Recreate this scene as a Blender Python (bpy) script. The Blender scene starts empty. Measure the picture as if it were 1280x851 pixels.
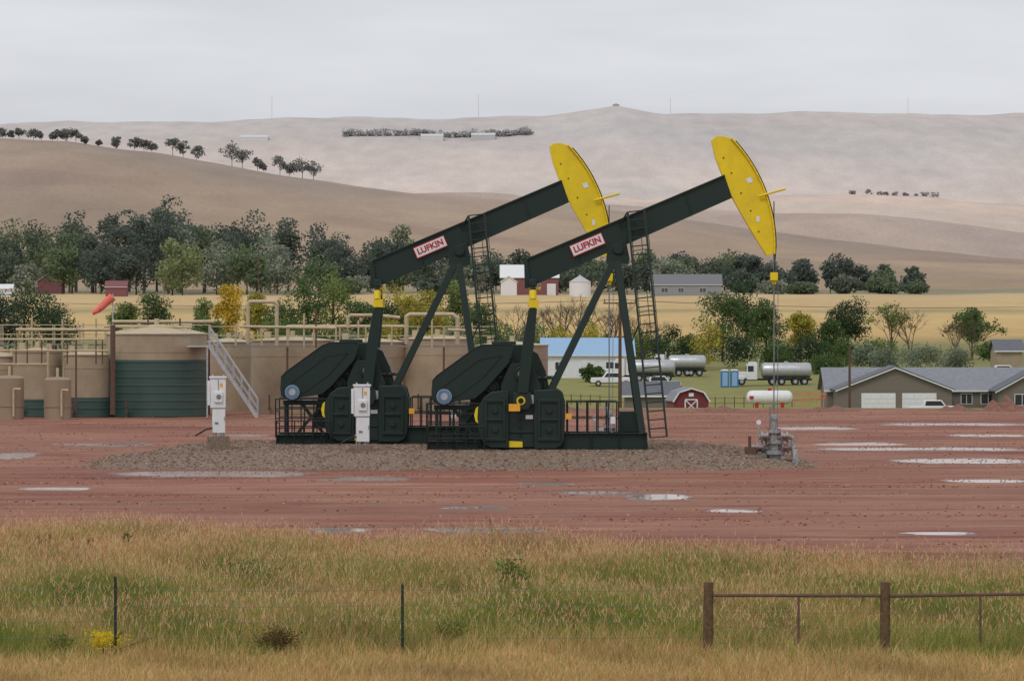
import bpy, math, random, bmesh
import numpy as np
from mathutils import Vector, Matrix
random.seed(4); R=np.random.default_rng(7)
S=bpy.context.scene
F=5250.0; H=5.34; HY=400.0
def PX(px,d): return (px-640.0)*d/F
def PZ(py,d): return H+(HY-py)*d/F
def lin(r,g,b):
    def f(c):
        c/=255.0
        return c/12.92 if c<=.04045 else ((c+.055)/1.055)**2.4
    return (f(r),f(g),f(b))
HAZE_TINT=np.array([.575,.555,.55])  # haze colour blended into the base colours of far surfaces
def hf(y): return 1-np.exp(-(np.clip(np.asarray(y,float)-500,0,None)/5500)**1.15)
def hz(C,y):  # paints aerial haze into a colour, stronger with distance
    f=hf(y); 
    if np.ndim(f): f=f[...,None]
    return np.asarray(C)*(1-f)+HAZE_TINT*f
# ---------------- materials
def newmat(name):
    m=bpy.data.materials.new(name); m.use_nodes=True
    nt=m.node_tree; b=nt.nodes['Principled BSDF']
    return m,nt,b
PD={}
def paint(name,col,rough=.5,metal=0,var=.15,scale=3.0,bump=0.0,spec=.5,dirt=None,dirtamt=.3):
    m,nt,b=newmat(name); PD[m.name]=(col,rough)
    tc=nt.nodes.new('ShaderNodeTexCoord')
    n=nt.nodes.new('ShaderNodeTexNoise'); n.inputs['Scale'].default_value=scale; n.inputs['Detail'].default_value=6; n.inputs['Roughness'].default_value=.65
    nt.links.new(tc.outputs['Object'],n.inputs['Vector'])
    r=nt.nodes.new('ShaderNodeValToRGB')
    r.color_ramp.elements[0].position=.3; r.color_ramp.elements[1].position=.7
    c0=[max(0,c*(1-var)) for c in col]; c1=[min(1,c*(1+var)) for c in col]
    if dirt: c0=[col[i]*(1-dirtamt)+dirt[i]*dirtamt for i in range(3)]
    r.color_ramp.elements[0].color=(*c0,1); r.color_ramp.elements[1].color=(*c1,1)
    nt.links.new(n.outputs['Fac'],r.inputs['Fac']); nt.links.new(r.outputs['Color'],b.inputs['Base Color'])
    b.inputs['Roughness'].default_value=rough; b.inputs['Metallic'].default_value=metal; b.inputs['Specular IOR Level'].default_value=spec
    if bump:
        bp=nt.nodes.new('ShaderNodeBump'); bp.inputs['Strength'].default_value=bump; bp.inputs['Distance'].default_value=.02
        nt.links.new(n.outputs['Fac'],bp.inputs['Height']); nt.links.new(bp.outputs['Normal'],b.inputs['Normal'])
    return m
def vcolmat(name,trans=0.0,rough=.8,nscale=None,nvar=.2,stretch=(1,1,1)):
    m,nt,b=newmat(name)
    a=nt.nodes.new('ShaderNodeAttribute'); a.attribute_name='Col'
    out=a.outputs['Color']
    if nscale:
        tc=nt.nodes.new('ShaderNodeTexCoord'); mp=nt.nodes.new('ShaderNodeMapping'); mp.inputs['Scale'].default_value=stretch
        nt.links.new(tc.outputs['Object'],mp.inputs['Vector'])
        for sc in nscale:
            n=nt.nodes.new('ShaderNodeTexNoise'); n.inputs['Scale'].default_value=sc; n.inputs['Detail'].default_value=5; n.inputs['Roughness'].default_value=.5
            nt.links.new(mp.outputs['Vector'],n.inputs['Vector'])
            mr=nt.nodes.new('ShaderNodeMapRange'); mr.inputs[1].default_value=.3; mr.inputs[2].default_value=.7
            mr.inputs[3].default_value=1-nvar; mr.inputs[4].default_value=1+nvar
            nt.links.new(n.outputs['Fac'],mr.inputs[0])
            vm=nt.nodes.new('ShaderNodeVectorMath'); vm.operation='SCALE'
            nt.links.new(out,vm.inputs[0]); nt.links.new(mr.outputs[0],vm.inputs['Scale'])
            out=vm.outputs[0]
    nt.links.new(out,b.inputs['Base Color']); b.inputs['Roughness'].default_value=rough
    b.inputs['Specular IOR Level'].default_value=.1
    if trans:
        t=nt.nodes.new('ShaderNodeBsdfTranslucent'); nt.links.new(out,t.inputs['Color'])
        mx=nt.nodes.new('ShaderNodeMixShader'); mx.inputs[0].default_value=trans
        nt.links.new(b.outputs[0],mx.inputs[1]); nt.links.new(t.outputs[0],mx.inputs[2])
        nt.links.new(mx.outputs[0],nt.nodes['Material Output'].inputs[0])
    return m
M={}
M['green']=paint('dark_green_paint',(.007,.022,.017),.45,var=.3,scale=2,spec=.35,dirt=(.045,.042,.032),dirtamt=.2)
M['black']=paint('black_steel',(.010,.013,.012),.5,spec=.3)
M['yellow']=paint('yellow_paint',(.82,.61,.015),.45,var=.05,scale=2,spec=.3,dirt=(.42,.31,.05),dirtamt=.3)
M['orange']=paint('orange_label',(.80,.38,.02),.5,var=.1)
M['white']=paint('white_paint',(.74,.75,.76),.5,var=.05,dirt=(.5,.5,.48))
M['red']=paint('red_paint',(.46,.012,.018),.5)
M['barnred']=paint('barn_red',(.17,.03,.035),.8)
M['steel']=paint('galvanised_steel',(.46,.47,.48),.4,metal=.5)
M['grey']=paint('grey_steel',(.20,.21,.22),.5,metal=.3)
M['blue']=paint('motor_blue',(.10,.19,.33),.45)
M['tan']=paint('tan_tank_paint',lin(168,152,126),.55,var=.08,scale=.6,dirt=lin(130,112,92),dirtamt=.6)
M['tan2']=paint('tan_tank_paint_dark',lin(150,130,108),.55,var=.08,scale=.6)
M['tgreen']=paint('tank_green_paint',lin(52,78,72),.45,var=.12,scale=.8,dirt=lin(80,92,84),dirtamt=.3)
M['pipe']=paint('tan_pipe',lin(184,168,136),.5)
M['rust']=paint('rusty_steel',lin(98,74,62),.8,var=.3,scale=8)
M['wood']=paint('weathered_wood',lin(96,76,52),.9,var=.5,scale=14,bump=.6)
M['woodd']=paint('pole_wood',lin(92,70,56),.9,var=.3,scale=6)
M['rubber']=paint('tyre_rubber',(.02,.02,.02),.8)
M['glass']=paint('dark_glass',(.03,.035,.04),.15)
M['siding']=paint('taupe_siding',lin(118,110,100),.8,var=.06)
M['shingle']=paint('grey_shingle',lin(130,133,139),.85,var=.15,scale=2)
M['shingled']=paint('dark_shingle',lin(100,102,108),.85,var=.15,scale=2)
M['bluerf']=paint('blue_metal_roof',lin(135,172,205),.4,var=.05)
M['bluep']=paint('blue_plastic',lin(40,110,175),.5)
M['sock']=paint('windsock_fabric',lin(230,112,100),.8)
M['orangef']=paint('orange_paint',lin(214,120,80),.7)
M['tpost']=paint('green_tpost',lin(36,58,50),.7)
M['wire']=paint('galvanised_wire',lin(110,106,98),.6)
M['wellg']=paint('wellhead_grey',lin(150,152,152),.5,metal=.1,var=.35,scale=8)
M['wellr']=paint('wellhead_red',lin(150,76,64),.6,var=.3,scale=8)
M['leaf']=vcolmat('foliage',trans=.3)
M['blade']=vcolmat('grass_blades',trans=.3)
M['leafs']=vcolmat('stone',rough=.9)
M['terrain']=vcolmat('terrain_grass',nscale=(.0045,.03,.35),nvar=.075,stretch=(1,.4,1),rough=.95)
_hm={}
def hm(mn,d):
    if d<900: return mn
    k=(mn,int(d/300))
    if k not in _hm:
        col,ro=PD[M[mn].name]; _hm[k]=paint(M[mn].name+'_painted_haze',tuple(hz(col,d)),.9,var=.05,spec=.1)  # far copy of the paint with haze mixed into its base colour
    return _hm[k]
# ---------------- mesh helpers
def mk(name,V,Q,C,mat,smooth=False,extra=None):
    me=bpy.data.meshes.new(name)
    me.vertices.add(len(V)); me.vertices.foreach_set('co',V.astype(np.float32).reshape(-1))
    me.loops.add(Q.size); me.loops.foreach_set('vertex_index',Q.astype(np.int32).reshape(-1))
    me.polygons.add(len(Q)); me.polygons.foreach_set('loop_start',np.arange(0,Q.size,4,dtype=np.int32))
    me.update(calc_edges=True)
    if smooth: me.polygons.foreach_set('use_smooth',np.ones(len(Q),bool))
    if C is not None:
        a=me.color_attributes.new('Col','FLOAT_COLOR','POINT'); cc=np.ones((len(V),4),np.float32); cc[:,:3]=C; a.data.foreach_set('color',cc.reshape(-1))
    if extra is not None:
        a=me.attributes.new('wet','FLOAT','POINT'); a.data.foreach_set('value',extra.astype(np.float32).reshape(-1))
    me.materials.append(mat)
    o=bpy.data.objects.new(name,me); S.collection.objects.link(o); return o
def qmesh(name,V,C,mat):
    V=np.asarray(V); n=len(V); return mk(name,V.reshape(-1,3),np.arange(n*4).reshape(n,4),np.repeat(np.asarray(C),4,axis=0),mat)
def gmesh(name,X,Y,Z,C,mat,extra=None):
    r,c=X.shape; V=np.stack([X,Y,Z],-1).reshape(-1,3); i=np.arange(r*c).reshape(r,c)
    Q=np.stack([i[:-1,:-1],i[:-1,1:],i[1:,1:],i[1:,:-1]],-1).reshape(-1,4)
    return mk(name,V,Q,None if C is None else C.reshape(-1,3),mat,True,extra)
class Part:
    def __init__(s,name,mat,bevel): s.n=name; s.m=mat; s.v=[]; s.f=[]; s.bev=bevel
    def add(s,v,f):
        k=len(s.v); s.v+= [tuple(p) for p in v]; s.f+=[tuple(i+k for i in q) for q in f]; return s
    def box(s,x0,x1,y0,y1,z0,z1):
        v=[(x,y,z) for z in (z0,z1) for y in (y0,y1) for x in (x0,x1)]
        return s.add(v,[(0,2,3,1),(4,5,7,6),(0,1,5,4),(1,3,7,5),(3,2,6,7),(2,0,4,6)])
    def bar(s,a,b,w,h,up=(0,1,0)):
        a=Vector(a);b=Vector(b);d=(b-a).normalized();u=Vector(up)
        if abs(d.dot(u))>.98:u=Vector((1,0,0))
        n=d.cross(u).normalized();u=n.cross(d).normalized()
        v=[p+n*sx*w/2+u*sy*h/2 for p in (a,b) for sx,sy in((-1,-1),(1,-1),(1,1),(-1,1))]
        return s.add(v,[(0,1,2,3),(7,6,5,4),(0,4,5,1),(1,5,6,2),(2,6,7,3),(3,7,4,0)])
    def cyl(s,a,b,r,r2=None,n=12):
        a=Vector(a);b=Vector(b);r2=r if r2 is None else r2
        d=(b-a).normalized();t=Vector((0,0,1)) if abs(d.z)<.9 else Vector((1,0,0))
        u=d.cross(t).normalized();w=d.cross(u)
        v=[];
        for p,rr in((a,r),(b,r2)):
            for i in range(n):
                th=2*math.pi*i/n; v.append(p+(u*math.cos(th)+w*math.sin(th))*rr)
        f=[(i,(i+1)%n,n+(i+1)%n,n+i) for i in range(n)]+[tuple(range(n))[::-1],tuple(range(n,2*n))]
        return s.add(v,f)
    def prism(s,pts,y0,y1):
        n=len(pts)
        v=[(p[0],y0,p[1]) for p in pts]+[(p[0],y1,p[1]) for p in pts]
        f=[(i,(i+1)%n,n+(i+1)%n,n+i) for i in range(n)]+[tuple(range(n))[::-1],tuple(range(n,2*n))]
        return s.add(v,f)
    def path(s,pts,r,n=8):
        for a,b in zip(pts[:-1],pts[1:]): s.cyl(a,b,r,n=n)
        return s
    def lathe(s,c,prof,n=40,axis='z'):
        v=[];f=[];m=len(prof)
        for (r,h) in prof:
            for i in range(n):
                t=2*math.pi*i/n
                if axis=='z': v.append((c[0]+r*math.cos(t),c[1]+r*math.sin(t),c[2]+h))
                else: v.append((c[0]+h,c[1]+r*math.cos(t),c[2]+r*math.sin(t)))
        for k in range(m-1):
            for i in range(n): f.append((k*n+i,k*n+(i+1)%n,(k+1)*n+(i+1)%n,(k+1)*n+i))
        return s.add(v,f)
class Obj:
    def __init__(s,name,loc=(0,0,0),rz=0):
        s.e=bpy.data.objects.new(name,None); s.e.empty_display_size=.2; S.collection.objects.link(s.e)
        s.e.location=loc; s.e.rotation_euler=(0,0,rz); s.p=[]
    def part(s,n,m,bevel=0): p=Part(n,M[m] if isinstance(m,str) else m,bevel); s.p.append(p); return p
    def done(s):
        for p in s.p:
            if not p.v: continue
            me=bpy.data.meshes.new(p.n); me.from_pydata(p.v,[],p.f); me.update()
            bm=bmesh.new(); bm.from_mesh(me); bmesh.ops.recalc_face_normals(bm,faces=bm.faces); bm.to_mesh(me); bm.free()
            me.polygons.foreach_set('use_smooth',np.ones(len(me.polygons),bool)); me.set_sharp_from_angle(angle=math.radians(35))
            me.materials.append(p.m)
            o=bpy.data.objects.new(p.n,me); S.collection.objects.link(o); o.parent=s.e
            if p.bev:
                b=o.modifiers.new('bev','BEVEL'); b.width=p.bev; b.segments=2; b.limit_method='ANGLE'
        return s.e
# ---------------- terrain
YS=np.array([-400,0,252,300,400,480,550,650,800,1000,1250,1500,1700,2000,2400,3000,3400,3900,4400,5500,6300,8000,9200,15000],float)
def r1(x): return H+(400-np.interp(x*F/3000+640,[-900,-200,0,100,200,300,400,500,600,700,800,1000,1280,1800],[215,180,177,181,194,212,227,240,249,258,268,300,330,335]))*3000/F
def r2(x): return H+(400-np.interp(x*F/3900+640,[-600,0,300,450,560,640,720,900,1000,1100,1200,1280,1500,2000],[300,290,262,248,243,244,253,263,266,272,282,291,300,310]))*3900/F
def r3(x): return H+(400-np.interp(x*F/5500+640,[-600,0,300,430,600,800,1000,1150,1280,1800],[235,232,232,238,246,248,246,246,256,255]))*5500/F
def r4(x): return H+(400-np.interp(x*F/8000+640,[-800,0,150,300,430,520,600,680,720,750,770,790,820,1000,1280,1900],[160,157,154,152,149,149,148,147,144,138,135,138,143,143,144,150]))*8000/F
def T(x,y):
    x=np.asarray(x,float);y=np.asarray(y,float); sh=np.broadcast(x,y).shape
    x=np.broadcast_to(x,sh).ravel();y=np.broadcast_to(y,sh).ravel()
    c1,c2,c3,c4=r1(x),r2(x),r3(x),r4(x); o=np.ones_like(x)
    Z=np.stack([0*o,0*o,0*o,-1.8*o,-4.2*o,-5.5*o,-3.0*o,-2*o,0*o,3.2*o,8.5*o,13.5*o,17*o,22*o,22+.42*(c1-22),c1,.5*c1+12,c2,.62*c2,c3,.8*c3,c4,.8*c4,.3*c4])
    d=(Z[1:]-Z[:-1])/(YS[1:]-YS[:-1])[:,None]
    m=np.zeros_like(Z)
    pr=d[1:]*d[:-1]; m[1:-1]=np.where(pr>0,2*pr/(np.where(np.abs(d[1:]+d[:-1])<1e-9,1,d[1:]+d[:-1])),0)
    k=np.clip(np.searchsorted(YS,y,side='right')-1,0,len(YS)-2); j=np.arange(len(x))
    h=YS[k+1]-YS[k]; t=(y-YS[k])/h
    z=(2*t**3-3*t**2+1)*Z[k,j]+(t**3-2*t**2+t)*h*m[k,j]+(-2*t**3+3*t**2)*Z[k+1,j]+(t**3-t**2)*h*m[k+1,j]
    a=np.clip((y-1900)/3000,0,1)
    z=z+a*2.2*(np.sin(x*.013+y*.004)+.5*np.sin(x*.031-y*.011+2)+.3*np.sin(x*.06+y*.02))
    # gentle draws and folds on the far slopes
    a2=np.clip((y-5600)/800,0,1)*np.clip((7900-y)/800,0,1)
    z=z+a2*9*(np.sin(x*.006+y*.0025)*np.sin(x*.0023-y*.004+1))
    b=np.clip((y-255)/200,0,1)
    z=z+b*.2*(np.sin(x*.05+y*.03)+np.sin(x*.11-y*.02))
    return z.reshape(sh)
def Tz(x,y): return float(T(np.array([x]),np.array([y]))[0])
def zone(ys,x):
    L=[(0,(168,142,88)),(66,(176,146,88)),(72,(146,138,76)),(88,(154,140,84)),(98,(176,150,98)),(112,(165,138,92)),(250,(140,118,80)),(262,(132,128,80)),(400,(136,130,80)),(560,(134,132,82)),(700,(122,120,72)),(860,(130,124,76)),(930,(192,160,102)),(1180,(200,168,108)),(1230,(156,140,88)),(1290,(198,166,110)),(1560,(190,162,106)),(1590,(170,155,130)),(1605,(140,128,84)),(1760,(122,112,76)),(1850,(148,120,80)),(2300,(150,118,78)),(3000,(134,104,70)),(3900,(158,122,88)),(4400,(168,132,98)),(5600,(200,160,126)),(7000,(184,150,122)),(8500,(150,126,108)),(15000,(150,134,120))]
    yy=np.array([l[0] for l in L],float); cc=np.array([lin(*l[1]) for l in L])
    q=ys+6*np.sin(x*.02)*np.clip(ys/1000,0,1)*(ys<1500)+120*np.sin(x*.004+1)*np.clip((ys-2200)/1500,0,1)
    C=np.stack([np.interp(q,yy,cc[:,i]) for i in range(3)],-1)
    def sm(v,a,b): t=np.clip((v-a)/(b-a),0,1); return t*t*(3-2*t)
    p=np.sin(x*.009+ys*.0041+1)*np.sin(x*.0037-ys*.0068)+.5*np.sin(x*.021+ys*.013)
    g=np.clip((ys-1900)/400,0,1)*np.clip(p,-.3,1)*.2
    C=C*(1-g[...,None])
    # reddish cut banks and brushy draws on the near hill
    s=sm(np.sin(ys*.019+x*.006+1.5*np.sin(x*.013))*np.sin(x*.011+2),.45,.8)*sm(ys,2150,2350)*sm(ys,4200,3900)
    C=C*(1-s[...,None]*np.array([.16,.26,.30]))
    # crop strips far away
    s=sm(np.sin(ys*.0068+np.sin(x*.002)*1.5),.35,.55)*(ys>4300); C=C*(1-s[...,None]*np.array([.20,.15,.14]))
    s=sm(np.sin(ys*.0035+x*.0012+2),.5,.7)*(ys>4500); C=C*(1+s[...,None]*np.array([.26,.22,.14]))
    s=sm(np.sin(ys*.011+x*.004)*np.sin(x*.0028+.5),.5,.62)*(ys>4500); C=C*(1-s[...,None]*np.array([.2,.12,.12]))
    return hz(C,ys)  # distance haze painted into the terrain vertex colours
rows=np.concatenate([np.linspace(-60,250,80),np.linspace(254,900,130),np.linspace(905,1800,200),np.linspace(1810,3300,170),np.linspace(3310,4500,110),np.linspace(4515,9200,240),np.linspace(9300,15000,20)])
u=np.linspace(-1,1,321)
W=150+.30*np.clip(rows,0,None)
X=u[None,:]*W[:,None]; Y=np.repeat(rows[:,None],321,1)
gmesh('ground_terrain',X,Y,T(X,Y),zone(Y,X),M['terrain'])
# ---------------- red scoria pad
def near(x): return 93.5-.85*x
m,nt,b=newmat('red_scoria'); L=nt.links.new; N=nt.nodes.new
tc=N('ShaderNodeTexCoord')
def noise(scale,st=(1,1,1),det=8,rot=0,rg=.6):
    mp=N('ShaderNodeMapping'); mp.inputs['Scale'].default_value=st; mp.inputs['Rotation'].default_value=(0,0,rot); L(tc.outputs['Object'],mp.inputs['Vector'])
    n=N('ShaderNodeTexNoise'); n.inputs['Scale'].default_value=scale; n.inputs['Detail'].default_value=det; n.inputs['Roughness'].default_value=rg; L(mp.outputs[0],n.inputs['Vector']); return n.outputs['Fac']
def ramp(fac,stops):
    r=N('ShaderNodeValToRGB'); e=r.color_ramp.elements
    e[0].position=stops[0][0]; e[0].color=(*stops[0][1],1); e[1].position=stops[-1][0]; e[1].color=(*stops[-1][1],1)
    for s in stops[1:-1]:
        q=e.new(s[0]); q.color=(*s[1],1)
    L(fac,r.inputs['Fac']); return r.outputs['Color']
def mix(a,b_,fac,mode='MIX'):
    x=N('ShaderNodeMix'); x.data_type='RGBA'; x.blend_type=mode
    if isinstance(fac,float): x.inputs[0].default_value=fac
    else: L(fac,x.inputs[0])
    L(a,x.inputs[6]); L(b_,x.inputs[7]); return x.outputs[2]
def math_(op,a,b_=None):
    x=N('ShaderNodeMath'); x.operation=op
    for i,v in enumerate((a,b_)):
        if v is None: continue
        if isinstance(v,(int,float)): x.inputs[i].default_value=v
        else: L(v,x.inputs[i])
    return x.outputs[0]
def mrange(v,a,b_,c=0.,d=1.,smooth=True):
    x=N('ShaderNodeMapRange'); x.interpolation_type='SMOOTHSTEP' if smooth else 'LINEAR'
    L(v,x.inputs[0]); x.inputs[1].default_value=a; x.inputs[2].default_value=b_; x.inputs[3].default_value=c; x.inputs[4].default_value=d; return x.outputs[0]
big=ramp(noise(.07,(.6,.8,1)),[(.30,lin(128,82,68)),(.42,lin(150,100,84)),(.52,lin(160,116,96)),(.60,lin(148,96,80)),(.70,lin(156,118,94))])
tr=ramp(noise(1.1,(.05,1.0,1),6,rot=.10),[(.34,(.66,.64,.64)),(.5,(1,1,1)),(.60,(1.04,1.04,1.04)),(.70,(1.28,1.34,1.36))])
tr2=ramp(noise(.5,(.06,.8,1),5,rot=-.16),[(.36,(.76,.74,.74)),(.55,(1,1,1)),(.7,(1.14,1.17,1.18))])
gr=ramp(noise(9.0,(1,.8,1),6,rg=.85),[(.3,(.72,.72,.72)),(.7,(1.2,1.2,1.2))])
c=mix(big,tr,1.0,'MULTIPLY'); c=mix(c,tr2,1.0,'MULTIPLY'); c=mix(c,gr,1.0,'MULTIPLY')
at=N('ShaderNodeAttribute'); at.attribute_name='wet'
nn=noise(1.3,(.20,1.1,1),7,rot=.04,rg=.62)
wv=math_('ADD',at.outputs['Fac'],math_('MULTIPLY',math_('SUBTRACT',nn,.5),2.0))
wet=mrange(wv,.60,.72); damp=mrange(wv,.22,.62)
dk=N('ShaderNodeRGB'); dk.outputs[0].default_value=(.66,.62,.62,1)
c=mix(c,mix(c,dk.outputs[0],1.0,'MULTIPLY'),damp)
cc=N('ShaderNodeRGB'); cc.outputs[0].default_value=(.52,.47,.45,1)  # pale puddle base: bright sky sheen put into the colour
c=mix(c,cc.outputs[0],wet); L(c,b.inputs['Base Color'])
ro=mrange(math_('ADD',math_('MULTIPLY',damp,.45),math_('MULTIPLY',wet,.55)),0.,1.,.92,.09,False); L(ro,b.inputs['Roughness'])
L(mrange(wet,0,1,.25,.9,False),b.inputs['Specular IOR Level'])
bp=N('ShaderNodeBump'); bp.inputs['Distance'].default_value=.05; L(mrange(wet,0,1,.6,.0,False),bp.inputs['Strength']); L(noise(6,(.8,1,1),8,rg=.75),bp.inputs['Height']); L(bp.outputs[0],b.inputs['Normal'])
xs=np.linspace(-75,75,601); NR=420; tt=np.linspace(0,1,NR)
nr=near(xs)+.9*np.sin(xs*1.1)+.5*np.sin(xs*3.3+1)+R.normal(0,.25,601); nr=np.clip(nr,45,None)
fr=251+1.0*np.sin(xs*.4)+.5*np.sin(xs*1.7)
X=np.repeat(xs[None,:],NR,0); Y=nr[None]*(1-tt[:,None])+fr[None]*tt[:,None]
wetm=np.zeros_like(X)
for (p0,p1,py,th) in [(130,400,593,9),(530,690,664,8),(775,865,622,10),(1110,1300,577,8),(1010,1290,562,5),(960,1075,536,5),(-20,45,571,10),(690,800,617,5),(1175,1290,602,5),(400,520,600,6),(1120,1230,668,4),(260,340,545,3),(545,640,636,4),(1090,1290,531,4),(60,190,556,4),(880,960,640,4),(640,720,606,4),(380,470,664,6),(1010,1140,556,4),(1180,1290,545,4),(20,120,612,4)]:
    d=H*F/(py-HY); cx=PX((p0+p1)/2,d); hw=(p1-p0)/2*d/F; dy=max(.5,th/2*d*d/(H*F))
    wetm=np.maximum(wetm,1.08*np.exp(-(((X-cx)/hw)**4+((Y-d)/dy)**2)))
Z=.03+(1-np.clip(wetm*1.6,0,1))*(.022*np.sin(Y*1.3+.4*np.sin(X*.2))*np.sin(X*.11+Y*.05)+.010*np.sin(X*2.1+Y*1.4))
Z=np.maximum(Z,.012)
gmesh('red_gravel_pad',X,Y,Z,None,m,wetm)
def moundz(x,y):
    dx=np.maximum(np.abs(x+2.2)-8.4,0)/5.6; dy=np.maximum(np.abs(y-158.6)-6.6,0)/3.2
    d=np.sqrt(dx*dx+dy*dy)+.05*np.sin(x*1.7+y)+.04*np.sin(x*3.9-y*2)
    t=np.clip(1-d,0,1); return .62*(t*t*(3-2*t))
xs=np.linspace(-18,14,320); ys=np.linspace(147,170,200); X,Y=np.meshgrid(xs,ys)
Z=moundz(X,Y); Z=Z+R.normal(0,.010,Z.shape)*(Z>.01)-.03*(Z<.012)
M['gravel']=paint('grey_gravel',lin(126,108,94),.95,var=.3,scale=9,bump=.8)
gmesh('gravel_mound',X,Y,Z,None,M['gravel'])
def stones(name,n,fx,cols,smin,smax):
    P=fx(n); k=len(P); s=R.uniform(smin,smax,k)
    base=np.array([[-1,-1,-.6],[1,-1,-.6],[1,1,-.6],[-1,1,-.6],[-.6,-.6,.5],[.6,-.6,.5],[.6,.6,.5],[-.6,.6,.5]],float)
    q=np.array([[4,5,6,7],[0,1,5,4],[1,2,6,5],[2,3,7,6],[3,0,4,7]])
    J=base[None]*(1+R.uniform(-.35,.35,(k,8,3)))*s[:,None,None]*.5
    th=R.uniform(0,6.28,k); c,s_=np.cos(th),np.sin(th)
    x=J[...,0]*c[:,None]-J[...,1]*s_[:,None]; y=J[...,0]*s_[:,None]+J[...,1]*c[:,None]
    J=np.stack([x,y,J[...,2]],-1)+P[:,None,:]
    V=J[:,q,:].reshape(-1,4,3)
    C=np.array(cols)[R.integers(0,len(cols),k)]*R.uniform(.7,1.2,(k,1)); C=np.repeat(C,5,axis=0)
    qmesh(name,V,C,M['leafs'])
def f1(n):
    x=R.uniform(-16.5,11,n); y=R.uniform(147.5,168,n); z=moundz(x,y); k=(z>.006)|(R.uniform(0,1,n)<.0); return np.stack([x,y,z],-1)[k]
stones('gravel_stones',36000,f1,[lin(136,118,102),lin(104,90,78),lin(160,144,128),lin(134,96,80)],.035,.10)
def f2(n):
    y=88+162*R.uniform(0,1,n); x=R.uniform(-1,1,n)*(y*.14+3); cl=np.sin(x*.5+y*.9)+np.sin(x*.17-y*.33); k=(y>near(x)+1)&(cl+R.normal(0,.8,n)>.6); return np.stack([x,y,0*x+.035],-1)[k]
stones('scoria_stones',36000,f2,[lin(156,106,88),lin(122,80,68),lin(176,138,118)],.03,.08)
def heap(px,d,wpx,h,name='dirt_heap'):
    xc=PX(px,d); w=wpx*d/F/2; a=np.linspace(-1,1,60); A,B=np.meshgrid(a,a[::2]); rr=np.clip(1-np.sqrt(A*A+B*B),0,1)
    Z=.02+h*rr**.8*(1+.35*np.sin(A*9)+.2*np.sin(A*23+B*7))+R.normal(0,.02,A.shape)
    gmesh(name,xc+A*w,d+B*2.2,Z,None,M['heap'])
M['heap']=paint('heaped_scoria',lin(132,92,76),.95,var=.3,scale=3,bump=.6)
for a in((1255,246,60,.7),(1195,247,50,.3),(190,249,60,.5),(1040,247,70,.22),(900,248,60,.2),(700,248,60,.3)): heap(*a)
# ---------------- foreground grass
def grass():
    n=420000
    y=60+ (R.uniform(0,1,n)**1.25)*52; x=R.uniform(-1,1,n)*(y*.135+2.5)
    k=y<near(x)+.6+R.normal(0,.5,n); x,y=x[k],y[k]; n=len(x)
    patch=np.sin(x*.9+y*.35)+np.sin(x*.33-y*.6+1)+.6*np.sin(x*2.1+y*1.1)+.5*np.sin(x*4.3-y*1.7)
    p2=np.clip(np.sin(x*.55+y*.21+2)*np.sin(x*.23-y*.37)+.35*np.sin(x*1.7+y*.6),-1,1)
    hgt=np.interp(y,[60,66.3,69,90,100,110],[.14,.18,.46,.55,.45,.4])*(1+.18*patch)*R.uniform(.4,1.2,n)
    kk=R.uniform(0,1,n)<.012; hgt[kk]*=1.5
    w=R.uniform(.004,.012,n)
    th=R.uniform(0,np.pi,n); lx=R.normal(.05,.38,n)*hgt; ly=R.normal(0,.25,n)*hgt
    dx=np.cos(th)*w/2; dy=np.sin(th)*w/2
    V=np.zeros((n,2,4,3)); mxh=hgt*R.uniform(.45,.65,n)
    V[:,0,0]=np.stack([x-dx,y-dy,0*x],-1); V[:,0,1]=np.stack([x+dx,y+dy,0*x],-1)
    V[:,0,2]=np.stack([x+lx*.3+dx*.8,y+ly*.3+dy*.8,mxh],-1); V[:,0,3]=np.stack([x+lx*.3-dx*.8,y+ly*.3-dy*.8,mxh],-1)
    V[:,1,0]=V[:,0,3]; V[:,1,1]=V[:,0,2]
    V[:,1,2]=np.stack([x+lx+dx*.25,y+ly+dy*.25,hgt],-1); V[:,1,3]=np.stack([x+lx-dx*.25,y+ly-dy*.25,hgt],-1)
    tan=np.array([lin(218,190,134),lin(204,174,112),lin(228,202,154),lin(186,150,96),lin(200,156,116)])
    grn=np.array([lin(124,142,66),lin(152,162,80),lin(104,124,62),lin(164,160,86)])
    pg=np.interp(y,[60,65,68,76,84,92,104],[.08,.16,.62,.68,.45,.22,.10])+.18*patch*(y>66)+.32*p2*(y>66)
    g=R.uniform(0,1,n)<pg
    br=1-.28*np.clip(np.sin(x*1.3+y*.8)*np.sin(x*.5-y*.45+2),0,1)
    C=np.where(g[:,None],grn[R.integers(0,4,n)],tan[R.integers(0,5,n)])*R.uniform(.72,1.15,(n,1))*br[:,None]
    sm=(R.uniform(0,1,n)<np.where(y>84,.34,.16))&(hgt>.36); q=V[sm,1].copy(); top=(q[:,2]+q[:,3])/2; ns=len(top)
    w2=.013; s=np.zeros((ns,4,3)); hh=R.uniform(.05,.11,ns); ln=R.normal(0,.03,ns)
    s[:,0]=top+np.array([-w2/2,0,0]); s[:,1]=top+np.array([w2/2,0,0]); s[:,2]=top+np.stack([ln+.003,0*hh,hh],-1); s[:,3]=top+np.stack([ln-.003,0*hh,hh],-1)
    sc=np.array([lin(214,172,132),lin(222,192,150),lin(186,128,100)])[R.integers(0,3,ns)]
    qmesh('tall_grass',np.concatenate([V.reshape(-1,4,3),s]),np.concatenate([np.repeat(C,2,0),sc]),M['blade'])
grass()
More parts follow.
